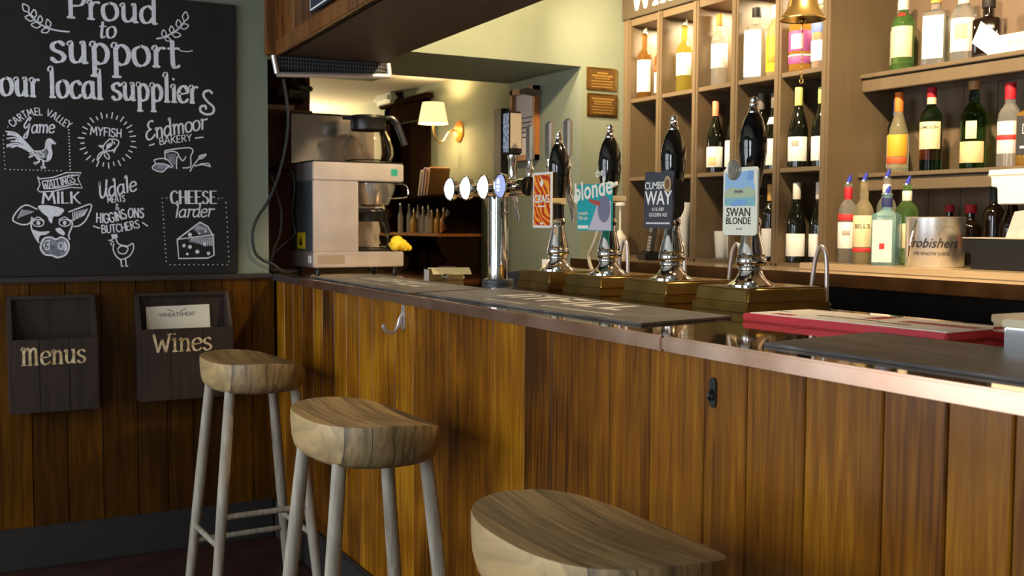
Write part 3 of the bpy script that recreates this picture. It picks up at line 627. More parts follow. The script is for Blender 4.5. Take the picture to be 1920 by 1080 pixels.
('sunburst',2,0,1,[-0.715,1.627,-0.737,1.628]),
('sunburst',2,0,1,[-0.708,1.644,-0.721,1.648]),
('sunburst',2,0,1,[-0.702,1.661,-0.72,1.67]),
('sunburst',2,0,1,[-0.692,1.675,-0.702,1.684]),
('sunburst',2,0,1,[-0.68,1.688,-0.693,1.705]),
('sunburst',2,0,1,[-0.665,1.698,-0.671,1.71]),
('sunburst',2,0,1,[-0.649,1.704,-0.654,1.726]),
('sunburst',2,0,1,[-0.633,1.708,-0.633,1.722]),
('sunburst',2,0,1,[-0.616,1.707,-0.612,1.73]),
('sunburst',2,0,1,[-0.599,1.703,-0.594,1.717]),
('sunburst',2,0,1,[-0.584,1.696,-0.572,1.715]),
('sunburst',2,0,1,[-0.571,1.685,-0.561,1.696]),
('sunburst',2,0,1,[-0.561,1.672,-0.542,1.685]),
('sunburst',2,0,1,[-0.554,1.657,-0.54,1.662]),
('sunburst',2,0,1,[-0.55,1.64,-0.528,1.644]),
('pheasant_drawing',2,1,1,[-0.849,1.602,-0.844,1.616,-0.833,1.619,-0.825,1.612,-0.815,1.602,-0.829,1.603,-0.833,1.591,-0.829,1.568,-0.834,1.547,-0.848,1.536,-0.867,1.543,-0.885,1.56,-0.901,1.574,-0.882,1.572,-0.861,1.575,-0.851,1.585]),
('pheasant_drawing',0,2,1,[-0.844,1.614,-0.833,1.617,-0.819,1.604,-0.833,1.604,-0.835,1.591,-0.831,1.568,-0.836,1.548,-0.848,1.539,-0.845,1.556,-0.841,1.573,-0.848,1.588]),
('pheasant_drawing',2,1,1,[-0.882,1.57,-0.866,1.567,-0.856,1.552,-0.872,1.555]),
('pheasant_drawing',2.2,0,1,[-0.98,1.64,-0.95,1.636,-0.924,1.611,-0.893,1.574]),
('pheasant_drawing',2.2,0,1,[-0.979,1.629,-0.953,1.627,-0.929,1.608,-0.898,1.574]),
('pheasant_drawing',2.2,0,1,[-0.98,1.614,-0.951,1.618,-0.924,1.599,-0.898,1.573]),
('pheasant_drawing',2.2,0,1,[-0.967,1.606,-0.94,1.604,-0.917,1.588,-0.898,1.571]),
('pheasant_drawing',2.2,0,1,[-0.981,1.591,-0.951,1.598,-0.925,1.588,-0.901,1.571]),
('pheasant_drawing',2.2,0,1,[-0.981,1.585,-0.956,1.591,-0.927,1.582,-0.904,1.569]),
('pheasant_drawing',2.2,0,1,[-0.967,1.582,-0.943,1.59,-0.919,1.579,-0.904,1.569]),
('pheasant_drawing',2.2,0,1,[-0.951,1.611,-0.935,1.605,-0.917,1.585]),
('pheasant_drawing',2.2,0,1,[-0.977,1.635,-0.945,1.627,-0.916,1.599,-0.895,1.574]),
('pheasant_drawing',3,0,1,[-0.89,1.566,-0.904,1.562,-0.893,1.557,-0.907,1.549]),
('pheasant_drawing',3,0,1,[-0.872,1.543,-0.877,1.531,-0.891,1.529,-0.883,1.525]),
('pheasant_drawing',3,0,1,[-0.86,1.537,-0.859,1.52,-0.867,1.512,-0.852,1.513]),
('pheasant_drawing',3,0,1,[-0.888,1.56,-0.877,1.543]),
('pheasant_drawing',0,3,1,[-0.879,1.572,-0.861,1.575,-0.851,1.582,-0.844,1.573,-0.847,1.552,-0.861,1.545,-0.877,1.557]),
('fish_drawing',2,0,1,[-0.625,1.628,-0.647,1.601,-0.644,1.583,-0.616,1.585,-0.598,1.6,-0.591,1.619,-0.601,1.627,-0.625,1.628]),
('fish_drawing',2,0,1,[-0.615,1.624,-0.618,1.605,-0.638,1.587]),
('fish_drawing',2,0,1,[-0.644,1.583,-0.664,1.568,-0.67,1.544,-0.65,1.574,-0.641,1.581]),
('fish_drawing',2,0,1,[-0.641,1.581,-0.644,1.565,-0.63,1.551,-0.627,1.563,-0.641,1.581]),
('fish_drawing',2,0,1,[-0.647,1.601,-0.664,1.601,-0.65,1.594]),
('fish_drawing',2,0,1,[-0.61,1.585,-0.61,1.576,-0.601,1.597]),
('fish_drawing',2,0,1,[-0.609,1.618,-0.607,1.609]),
('fish_drawing',0,2,1,[-0.635,1.605,-0.621,1.614,-0.621,1.599,-0.635,1.593]),
('bread_drawing',2,0,1,[-0.421,1.586,-0.409,1.594,-0.332,1.606,-0.313,1.595,-0.322,1.571,-0.323,1.532,-0.353,1.526]),
('bread_drawing',2,0,1,[-0.421,1.586,-0.419,1.555]),
('bread_drawing',2,0,1,[-0.421,1.583,-0.388,1.59,-0.368,1.577,-0.376,1.562,-0.377,1.522]),
('bread_drawing',2,0,1,[-0.462,1.553,-0.444,1.559,-0.414,1.558,-0.389,1.527,-0.409,1.529,-0.432,1.508,-0.468,1.52,-0.455,1.538,-0.425,1.539,-0.389,1.527]),
('bread_drawing',2,0,1,[-0.462,1.553,-0.457,1.541]),
('bread_drawing',2,0,1,[-0.366,1.57,-0.353,1.554,-0.34,1.571]),
('bread_drawing',2,0,1,[-0.325,1.513,-0.312,1.537,-0.286,1.57]),
('bread_drawing',2,0,1,[-0.307,1.535,-0.276,1.541,-0.244,1.534]),
('bread_drawing',2,0,1,[-0.296,1.562,-0.262,1.584,-0.275,1.567,-0.296,1.562]),
('bread_drawing',2,0,1,[-0.286,1.543,-0.255,1.547,-0.247,1.537]),
('bread_drawing',2,0,1,[-0.291,1.572,-0.275,1.581]),
('bread_drawing',0,3,0,[-0.416,1.578,-0.378,1.582,-0.383,1.535,-0.409,1.56]),
('bread_drawing',0,3,0,[-0.457,1.538,-0.425,1.538,-0.397,1.528,-0.432,1.51,-0.463,1.52]),
('banner',1.9,0,0,[-0.88,1.48,-0.872,1.47,-0.826,1.477,-0.779,1.496,-0.728,1.497,-0.74,1.474,-0.725,1.439,-0.766,1.441,-0.827,1.425,-0.873,1.422,-0.881,1.429,-0.872,1.449,-0.88,1.48]),
('banner',1.9,0,0,[-0.863,1.461,-0.817,1.47,-0.77,1.486,-0.737,1.488]),
('banner',1.9,0,0,[-0.859,1.434,-0.808,1.438,-0.752,1.454,-0.738,1.452]),
('cow_drawing',2.2,0,1,[-0.883,1.357,-0.919,1.372,-0.946,1.356,-0.967,1.319,-0.943,1.302,-0.916,1.302,-0.895,1.322]),
('cow_drawing',2.2,0,1,[-0.775,1.348,-0.739,1.363,-0.694,1.377,-0.712,1.323,-0.736,1.298,-0.758,1.293]),
('cow_drawing',1,0,1,[-0.951,1.322,-0.935,1.356]),
('cow_drawing',1.4,0,1,[-0.761,1.348,-0.759,1.315]),
('cow_drawing',1,0,1,[-0.945,1.325,-0.93,1.355]),
('cow_drawing',1.4,0,1,[-0.754,1.35,-0.754,1.318]),
('cow_drawing',1,0,1,[-0.938,1.328,-0.925,1.354]),
('cow_drawing',1.4,0,1,[-0.748,1.351,-0.749,1.321]),
('cow_drawing',1,0,1,[-0.931,1.331,-0.92,1.353]),
('cow_drawing',1.4,0,1,[-0.741,1.353,-0.745,1.323]),
('cow_drawing',1,0,1,[-0.924,1.334,-0.915,1.353]),
('cow_drawing',1.4,0,1,[-0.734,1.355,-0.74,1.326]),
('cow_drawing',1,0,1,[-0.917,1.337,-0.91,1.352]),
('cow_drawing',1.4,0,1,[-0.728,1.356,-0.735,1.328]),
('cow_drawing',1,0,1,[-0.91,1.34,-0.905,1.351]),
('cow_drawing',1.4,0,1,[-0.721,1.358,-0.73,1.331]),
('cow_drawing',1,0,1,[-0.904,1.343,-0.9,1.35]),
('cow_drawing',1.4,0,1,[-0.714,1.359,-0.726,1.333]),
('cow_drawing',1,0,1,[-0.897,1.346,-0.895,1.349]),
('cow_drawing',1.4,0,1,[-0.708,1.361,-0.721,1.336]),
('cow_drawing',0,2,1,[-0.88,1.369,-0.842,1.372,-0.791,1.358,-0.808,1.333,-0.828,1.33,-0.834,1.305,-0.844,1.315,-0.849,1.33,-0.867,1.345]),
('cow_drawing',2.4,0,1,[-0.902,1.327,-0.905,1.292,-0.894,1.258,-0.88,1.233]),
('cow_drawing',0,2,1,[-0.9,1.28,-0.875,1.274,-0.842,1.275,-0.855,1.263,-0.876,1.258,-0.882,1.235,-0.893,1.253]),
('cow_drawing',2.4,0,1,[-0.766,1.318,-0.763,1.298,-0.776,1.263,-0.773,1.245]),
('cow_drawing',0,2,1,[-0.822,1.283,-0.806,1.288,-0.79,1.27,-0.793,1.26,-0.811,1.268]),
('cow_drawing',1.7,1,1,[-0.862,1.306,-0.867,1.297,-0.881,1.293,-0.894,1.297,-0.9,1.306,-0.894,1.315,-0.88,1.319,-0.867,1.316]),
('cow_drawing',0,2,1,[-0.874,1.306,-0.876,1.3,-0.881,1.298,-0.885,1.3,-0.887,1.306,-0.885,1.312,-0.881,1.315,-0.876,1.312]),
('cow_drawing',1.7,0,1,[-0.901,1.316,-0.88,1.328,-0.86,1.312]),
('cow_drawing',1.7,1,1,[-0.77,1.307,-0.776,1.298,-0.79,1.294,-0.803,1.298,-0.809,1.307,-0.803,1.316,-0.789,1.32,-0.775,1.316]),
('cow_drawing',0,2,1,[-0.783,1.307,-0.785,1.301,-0.79,1.298,-0.794,1.301,-0.796,1.307,-0.794,1.313,-0.789,1.315,-0.785,1.313]),
('cow_drawing',1.7,0,1,[-0.81,1.317,-0.789,1.329,-0.768,1.313]),
('cow_drawing',2.8,1,1,[-0.874,1.223,-0.862,1.248,-0.839,1.253,-0.821,1.245,-0.802,1.253,-0.781,1.24,-0.776,1.215,-0.789,1.187,-0.817,1.177,-0.836,1.185,-0.859,1.188,-0.872,1.205]),
('cow_drawing',2,1,1,[-0.856,1.23,-0.846,1.233,-0.846,1.21,-0.856,1.208]),
('cow_drawing',2,1,1,[-0.809,1.233,-0.798,1.228,-0.799,1.207,-0.812,1.215]),
('cow_drawing',0,3,1,[-0.874,1.223,-0.862,1.248,-0.839,1.253,-0.821,1.245,-0.802,1.253,-0.781,1.24,-0.776,1.215,-0.789,1.187,-0.817,1.177,-0.836,1.185,-0.859,1.188,-0.872,1.205]),
('cow_drawing',0,2,1,[-0.865,1.223,-0.855,1.24,-0.842,1.243,-0.846,1.233,-0.858,1.213]),
('cow_drawing',0,2,1,[-0.793,1.238,-0.782,1.217,-0.791,1.197,-0.793,1.217]),
('hen_drawing',2,0,1,[-0.617,1.234,-0.624,1.242,-0.61,1.25,-0.603,1.234,-0.593,1.224,-0.564,1.219,-0.546,1.229,-0.544,1.206,-0.559,1.18,-0.589,1.167,-0.608,1.181,-0.618,1.206,-0.615,1.229]),
('hen_drawing',2,0,1,[-0.634,1.241,-0.622,1.241]),
('hen_drawing',2,0,1,[-0.619,1.25,-0.622,1.263,-0.612,1.26,-0.607,1.265,-0.602,1.252]),
('hen_drawing',2,0,1,[-0.603,1.206,-0.588,1.219,-0.564,1.211,-0.574,1.19,-0.594,1.191,-0.601,1.201]),
('hen_drawing',2,0,1,[-0.591,1.167,-0.589,1.144,-0.599,1.142,-0.58,1.141]),
('hen_drawing',2,0,1,[-0.574,1.17,-0.572,1.144,-0.582,1.141,-0.565,1.141]),
('hen_drawing',2,0,1,[-0.627,1.232,-0.623,1.222]),
('hen_drawing',0,2,1,[-0.619,1.252,-0.623,1.263,-0.612,1.26,-0.606,1.266,-0.602,1.252]),
('cheese_drawing',2.4,0,1,[-0.378,1.244,-0.289,1.312]),
('cheese_drawing',2.4,0,0,[-0.289,1.312,-0.258,1.295,-0.237,1.257,-0.235,1.18,-0.259,1.169,-0.373,1.168,-0.378,1.244]),
('cheese_drawing',2,0,1,[-0.378,1.244,-0.234,1.263]),
('cheese_drawing',0,2,0,[-0.32,1.263,-0.324,1.255,-0.333,1.255,-0.337,1.263,-0.333,1.27,-0.324,1.27]),
('cheese_drawing',0,2,0,[-0.287,1.267,-0.29,1.263,-0.294,1.263,-0.297,1.267,-0.294,1.271,-0.29,1.271]),
('cheese_drawing',0,2,0,[-0.262,1.276,-0.264,1.271,-0.269,1.271,-0.272,1.276,-0.269,1.281,-0.264,1.281]),
('cheese_drawing',0,2,0,[-0.345,1.219,-0.349,1.213,-0.356,1.213,-0.359,1.219,-0.356,1.226,-0.348,1.226]),
('cheese_drawing',0,2,0,[-0.321,1.214,-0.325,1.207,-0.333,1.207,-0.337,1.214,-0.333,1.221,-0.325,1.221]),
('cheese_drawing',0,2,0,[-0.264,1.225,-0.268,1.218,-0.276,1.218,-0.279,1.225,-0.275,1.232,-0.268,1.232]),
('cheese_drawing',0,2,0,[-0.292,1.194,-0.297,1.187,-0.305,1.187,-0.309,1.195,-0.305,1.202,-0.296,1.202]),
('cheese_drawing',0,2,0,[-0.334,1.186,-0.337,1.181,-0.343,1.181,-0.345,1.186,-0.343,1.191,-0.337,1.191]),
('cheese_drawing',0,2,0,[-0.249,1.188,-0.253,1.181,-0.26,1.181,-0.264,1.188,-0.26,1.194,-0.252,1.194]),
('cheese_drawing',0,3,0,[-0.342,1.246,-0.237,1.258,-0.237,1.22,-0.269,1.215]),
('cheese_drawing',0,3,0,[-0.32,1.284,-0.289,1.308,-0.258,1.292,-0.242,1.267,-0.289,1.263]),
('cheese_drawing',1.1,0,1,[-0.331,1.234,-0.316,1.252]),
('cheese_drawing',1.1,0,1,[-0.323,1.232,-0.308,1.252]),
('cheese_drawing',1.1,0,1,[-0.314,1.23,-0.301,1.252]),
('cheese_drawing',1.1,0,1,[-0.305,1.229,-0.294,1.252]),
('cheese_drawing',1.1,0,1,[-0.296,1.227,-0.286,1.252]),
('cheese_drawing',1.1,0,1,[-0.287,1.225,-0.279,1.252]),
('cheese_drawing',1.1,0,1,[-0.278,1.224,-0.272,1.252]),
('cheese_drawing',1.1,0,1,[-0.269,1.222,-0.264,1.252]),
('cheese_drawing',1.1,0,1,[-0.261,1.22,-0.257,1.252]),
('cheese_drawing',1.1,0,1,[-0.252,1.219,-0.25,1.252]),
('cheese_drawing',1.1,0,1,[-0.243,1.217,-0.242,1.252]),
('cheese_drawing',1.1,0,1,[-0.305,1.284,-0.294,1.297]),
('cheese_drawing',1.1,0,1,[-0.297,1.284,-0.288,1.295]),
('cheese_drawing',1.1,0,1,[-0.289,1.284,-0.282,1.293]),
('cheese_drawing',1.1,0,1,[-0.281,1.284,-0.276,1.291]),
('cheese_drawing',1.1,0,1,[-0.274,1.284,-0.269,1.289]),
('cheese_drawing',1.1,0,1,[-0.266,1.284,-0.263,1.287]),
('cheese_drawing',1.1,0,1,[-0.258,1.284,-0.257,1.284]),
]

# ================================================================== the room
def struct(name, mb, m, label=None, parent=None, smooth=0):
    o = mb.build(name, m, parent, smooth=smooth)
    if parent is None: tag(o, label, None, None, 'structure')
    return o
fl = MB(); fl.box(-5.8, 5.8, -3.5, 2.4, -0.1, 0.0)
struct('floor', fl, 'floor', 'dark red-brown floor under the stools')
wl = MB()
wl.box(-0.73, 0.0, -3.5, -0.006, 0, 2.6); wl.box(-0.73, 0.0, -0.006, 1.506, 2.062, 2.6); wl.box(-0.73, 0.0, 1.506, 2.3, 0, 2.6)
struct('wall_left', wl, 'paint', 'sage green wall holding the chalkboard, pierced by the opening to the next room')
wb = MB(); wb.box(0.0, 5.8, 2.15, 2.3, 0, 2.6)
struct('wall_back', wb, 'cream_paint', 'cream wall behind the bottle shelves')
wr = MB(); wr.box(5.6, 5.8, -3.3, 2.15, 0, 2.6)
struct('wall_right', wr, 'paint', 'wall closing the room at the near end of the bar')
wf = MB()
wf.box(0.0, 5.6, -3.5, -3.3, 0, 0.30); wf.box(2.65, 5.6, -3.5, -3.3, 0.30, 0.85); wf.box(0.0, 5.6, -3.5, -3.3, 2.25, 2.6)
for a, c in ((0.0, 0.25), (2.65, 3.55), (4.85, 5.6)): wf.box(a, c, -3.5, -3.3, 0.30 if a < 0.1 else 0.85, 2.25)
struct('wall_front', wf, 'paint', 'wall with two windows on the customers side')
for k, (a, wd) in enumerate(((0.25, 2.4), (3.55, 1.3))):
    w = MB()
    for x in (a, a + wd / 2 - 0.02, a + wd - 0.04): w.box(x, x + 0.04, -3.40, -3.36, 0.30 if k == 0 else 0.85, 2.25)
    for z in (0.30 if k == 0 else 0.85, 1.53, 2.21): w.box(a, a + wd, -3.40, -3.36, z, z + 0.04)
    o = w.build('window_%d' % (k + 1), 'white_paint', smooth=0); tag(o, 'white sash window on the customers side', None, None, 'structure')
ce = MB(); ce.box(-0.73, 5.8, -3.5, 2.3, 2.6, 2.7)
struct('ceiling', ce, 'ceiling', 'cream ceiling above the bar')
# the next room, seen through the opening
hw = MB()
hw.box(-5.8, -2.96, 1.75, 1.9, 0, 2.6); hw.box(-2.42, -0.73, 1.75, 1.9, 0, 2.6); hw.box(-2.96, -2.42, 1.75, 1.9, 2.03, 2.6)
struct('wall_hall_side', hw, 'hall_paint', 'olive green wall of the next room with the brass lamp')
hb = MB(); hb.box(-5.8, -5.6, -1.8, 1.75, 0, 2.6); hb.box(-5.8, -0.73, -1.8, -1.6, 0, 2.6)
struct('wall_hall_end', hb, 'hall_paint', 'far walls of the next room')
hc = MB(); hc.box(-5.8, -0.73, -1.6, 1.75, 2.25, 2.35)
struct('ceiling_hall', hc, 'ceiling', 'cream ceiling of the next room lit by a hidden lamp')
hr = MB(); hr.box(-3.2, -2.2, 2.32, 2.38, 0, 2.4); hr.box(-3.2, -3.1, 1.9, 2.32, 0, 2.4); hr.box(-2.3, -2.2, 1.9, 2.32, 0, 2.4)
struct('wall_hall_passage', hr, 'hall_paint', 'dim olive passage behind the dark doorway')
dc = MB()
for x0, x1, z0, z1 in ((-3.08, -2.96, 0, 2.15), (-2.42, -2.30, 0, 2.15), (-3.08, -2.30, 2.03, 2.15)): dc.box(x0, x1, 1.715, 1.75, z0, z1, 0.008)
dc.box(-3.12, -2.26, 1.69, 1.75, 2.15, 2.19, 0.006)
dc.box(-2.99, -2.96, 1.73, 1.93, 0, 2.03); dc.box(-2.42, -2.39, 1.73, 1.93, 0, 2.03); dc.box(-2.96, -2.42, 1.80, 1.84, 0, 2.03)
struct('door_1', dc, 'oak_dark', 'dark stained door casing in the next room')
jp = MB(); jp.box(-0.82, -0.73, 1.46, 1.51, 0, 1.93, 0.004)
struct('trim_1', jp, 'black_plastic', 'black painted door post at the far edge of the opening')

# dado on the left wall: boards, ledge, skirting
dp = MB()
g = [-1.9, -1.76, -1.62, -1.49, -1.36, -1.22, -1.09, -0.916, -0.793, -0.666, -0.537, -0.423, -0.323, -0.203, -0.083, 0.012]
for a, c in zip(g, g[1:]): dp.box(0.003, 0.015, a + 0.0018, c - 0.0018, 0.14, 1.09)
dp.mi = 1; dp.box(0.0, 0.004, -1.9, 0.012, 0.0, 1.09)
o = dp.build('wall_panelling', ['panel', 'dark_panel'], smooth=30); tag(o, 'dark varnished dado boards below the chalkboard', None, None, 'structure')
lg = MB(); lg.box(0.0, 0.040, -1.9, 0.0, 1.084, 1.104, 0.006)
o = lg.build('trim_2', 'ledge'); tag(o, 'dark ledge capping the dado boards', None, None, 'structure')
bs = MB(); bs.box(0.0, 0.030, -1.9, 0.0, 0.0, 0.160, 0.006)
o = bs.build('baseboard_left', 'skirting'); tag(o, 'dark grey skirting under the dado', None, None, 'structure')

# ================================================================== chalkboard
cb = MB(); cb.box(0.001, 0.020, -1.022, -0.138, 1.105, 2.182, 0.003)
board = cb.build('chalkboard', 'board'); tag(board, 'large black chalkboard headed Proud to support our local suppliers on green wall', 'chalkboard')
BM = frame((0.0208, 0, 0), (0, 1, 0), (0, 0, 1))
for s, style, path, h, slant in CHALK_TEXT:
    ck = MB(); letter(ck, s, style, path, h, slant, BM, weight=1.12 if style == 'mono' else 1.0)
    tag(ck.build('chalk_lettering', 'chalk', board, smooth=0, recalc=False), {'pen': 'large white chalk heading', 'mono': 'small white chalk capitals', 'script': 'white chalk script lettering', 'serif': 'white chalk serif capitals'}[style])
drawings = {}
for nm, w, mode, sm, fl_ in CHALK_STROKES:
    dk_ = drawings.setdefault(nm, MB())
    P = [(fl_[i], fl_[i + 1]) for i in range(0, len(fl_), 2)]
    if mode >= 2:
        Q = spline(P, 4, True) if sm else P
        dk_.mi = 1 if mode == 3 else 0
        dk_.fan([(p[0], p[1]) for p in Q], BM @ Matrix.Translation((0, 0, -0.0003 if mode == 3 else 0.0))); dk_.mi = 0
    else:
        Q = spline(P, 5, mode == 1) if sm and len(P) > 2 else [Vector((*p, 0)) for p in P]
        if mode == 1: Q = Q + [Q[0]]
        LEVEL[0] = (LEVEL[0] + 1) % 60
        for q_ in Q: q_.z = LEVEL[0] * 1.2e-5
        ribbon(dk_, Q, lambda t, w=w: w * 0.00225, BM)
for nm, dk_ in drawings.items():
    nm = nm.split('#')[0]; tag(dk_.build('chalk_' + nm, ['chalk', 'chalk_smudge'], board, smooth=0, recalc=False), 'white chalk ' + nm.replace('_', ' '))

# ================================================================== wooden menu racks
def rack(label, y0, y1, ztop, zopen, zbot, word, wy0, wy1, wz, dx=0.095):
    t = thing('menu_rack', label, 'menu rack', (0.016, (y0 + y1) / 2, zbot), 0, 'wooden menu racks on the dado')
    W = (y1 - y0) / 2; H = ztop - zbot; Ho = zopen - zbot
    b = MB(); b.box(0, 0.010, -W, W, 0.0, H, 0.002); b.build('back_panel', 'rack_wood', t)
    prof = [(0.0, 0.0), (dx, 0.0), (dx, Ho), (0.030, H), (0.0, H)]
    for s in (-1, 1):
        b = MB(); ya = s * W
        fm = frame((0, ya if s < 0 else ya - 0.014, 0), (1, 0, 0), (0, 0, 1))
        b.prism(prof, -0.014, 0.0, fm, 0.0015); b.build('side_panel', 'rack_wood', t)
    b = MB(); n = 3
    for k in range(n):
        a = -W + 0.0005 + (2 * W) * k / n; b.box(dx - 0.001, dx + 0.011, a, a + 2 * W / n - 0.001, 0.0, Ho, 0.0015)
    f = b.build('front_panel', 'rack_wood', t)
    b = MB(); b.box(0.010, dx, -W + 0.014, W - 0.014, 0.0, 0.012); b.build('base_panel', 'rack_wood', t)
    b = MB(); b.box(0.010, 0.030, -W, W, H - 0.014, H, 0.002); b.build('top_rail', 'rack_wood', t)
    yc = (y0 + y1) / 2
    L = MB(); letter(L, word, 'pen', [(wy0 - yc, wz - zbot), (wy1 - yc, wz - zbot)], 0.048, 0.0, frame((dx + 0.0118, 0, 0), (0, 1, 0), (0, 0, 1)), weight=0.85)
    o = L.build('lettering', 'gold', f, smooth=0, recalc=False); tag(o, 'gold hand-painted word ' + word.replace('1', 'M'))
    return t
rack('dark wooden wall rack lettered Menus in gold, empty', -0.995, -0.690, 1.036, 0.880, 0.610, '1enus', -0.955, -0.732, 0.788)
rack('dark wooden wall rack lettered Wines in gold, holding wine lists', -0.545, -0.185, 1.036, 0.900, 0.622, 'Wines', -0.492, -0.266, 0.812)
for k, (dy, dz, rx) in enumerate(((0.0, 0.0, 0.0), (0.012, -0.006, 0.012))):
    lf = MB(); lf.box(0, 0.0015, -0.122, 0.122, 0.0, 0.32)
    if k == 0:
        lf.mi = 1; fm = frame((0.0018, -0.005, 0.278), (0, 1, 0), (0, 0, 1))
        lf.text('WHEATSHEAF', 0.022, fm, 0.004)
        for s in (-1, 1):
            for q in range(4): lf.sheet([(s * (0.012 + q * 0.006), 0.018 + q * 0.003), (s * (0.020 + q * 0.006), 0.024 + q * 0.003), (s * (0.018 + q * 0.006), 0.018 + q * 0.003)], fm)
    o = lf.build('wine_list', ['paper', 'ink'], smooth=0)
    o.location = (0.062 - 0.014 * k, -0.375 + dy, 0.664 + dz); o.rotation_euler = (0.018 + rx, -0.10, 0)
    tag(o, ['cream wine list with a small printed heading in front in the Wines rack', 'cream wine list just behind the front one in the Wines rack'][k], 'menu', 'wine lists in the rack')

# ================================================================== bar counter
bar = thing('bar_counter', 'long varnished plank bar counter with polished copper top and edge', 'bar counter', (0, 0, 0))
fp = MB(); gx = [0.016, 0.13, 0.25, 0.367, 0.507, 0.614, 0.746, 0.876, 0.998, 1.123, 1.316, 1.463, 1.707, 1.98, 2.142, 2.273, 2.509, 2.654, 2.824, 2.941, 3.083, 3.246, 3.361, 3.466, 3.6, 3.75, 3.9, 4.05, 4.2, 4.35, 4.5, 4.65, 4.8, 4.95, 5.1, 5.25, 5.4]
for a, c in zip(gx, gx[1:]): fp.box(a + 0.0014, c - 0.0014, 0.020, 0.034, 0.10, 1.075, 0.0025, seg=1)
fp.mi = 1; fp.box(0.016, 5.4, 0.033, 0.05, 0.0, 1.075)
fp.build('front_panel', ['bar_panel', 'dark_panel'], bar, smooth=30)
sk = MB(); sk.box(0.03, 5.4, 0.0, 0.022, 0.0, 0.160, 0.006); sk.build('skirting', 'skirting', bar)
tp = MB(); tp.box(0.0, 5.4, 0.010, 0.80, 1.0755, 1.100); tp.box(-0.55, 0.0, 0.010, 0.80, 1.0755, 1.100)
tp.mi = 1
tp.box(2.716, 2.7175, 0.0, 0.80, 1.0995, 1.1003); 
tp.build('top', ['copper_top', 'counter_edge'], bar, smooth=0)
ed = MB(); ed.box(0.40, 2.716, 0.0, 0.012, 1.072, 1.1012, 0.0035); ed.box(2.718, 5.4, 0.0, 0.012, 1.072, 1.1012, 0.0035)
ed.build('copper_edge', 'copper_edge', bar)
ed = MB(); ed.box(0.0, 0.40, 0.0, 0.012, 1.074, 1.1008, 0.0035); ed.build('dark_edge', 'ledge', bar)
bk = MB(); bk.box(-0.5, 5.4, 0.72, 0.76, 0.0, 1.0755); bk.box(-0.52, -0.50, 0.02, 0.76, 0, 1.06); bk.build('back_panel', 'oak_dark', bar, smooth=0)
def coat_hook(label, x, z, dark=False):
    t = thing('bar_hook', label, 'hook', (x, 0.020, z), 0, 'hooks on the bar front')
    m = 'black_plastic' if dark else 'steel'
    b = MB(); b.prism([(0.013 * math.cos(a) , (0.026 if math.sin(a) > 0 else -0.026) + 0.013 * math.sin(a)) for a in [2 * PI * k / 20 for k in range(20)]], 0.0, 0.005, frame((0, 0, 0), (1, 0, 0), (0, 0, 1)), 0.001)
    b.build('back_plate', m, t)
    if dark:
        b = MB(); b.tube(spline([(0, -0.004, 0.006), (0, -0.013, 0.0), (0, -0.016, -0.010), (0, -0.010, -0.018)], 5), 0.0045, 10); b.build('hook_arm', m, t)
        t.scale = (0.72, 0.72, 0.72)
    else:
        b = MB(); b.tube(spline([(0, -0.004, 0.012), (0, -0.014, -0.004), (0, -0.020, -0.026), (0, -0.034, -0.044), (0, -0.056, -0.040), (0, -0.068, -0.018)], 6), [0.0055] * 26 + [0.006, 0.007, 0.0075, 0.007, 0.003], 10); b.build('hook_arm', m, t)
    for z_ in (0.026, -0.026):
        b = MB(); b.lathe([(0.0035, 0), (0.0035, 0.001), (0, 0.002)], 12, frame((0, -0.005, z_), (1, 0, 0), (0, 0, 1))); b.build('screw', 'black_plastic' if dark else 'chrome', t)
coat_hook('silver coat hook on the bar front below the first bar mat', 1.392, 1.030)
t = coat_hook('small blackened hook plate on the bar front toward the near end', 2.852, 1.010, True)

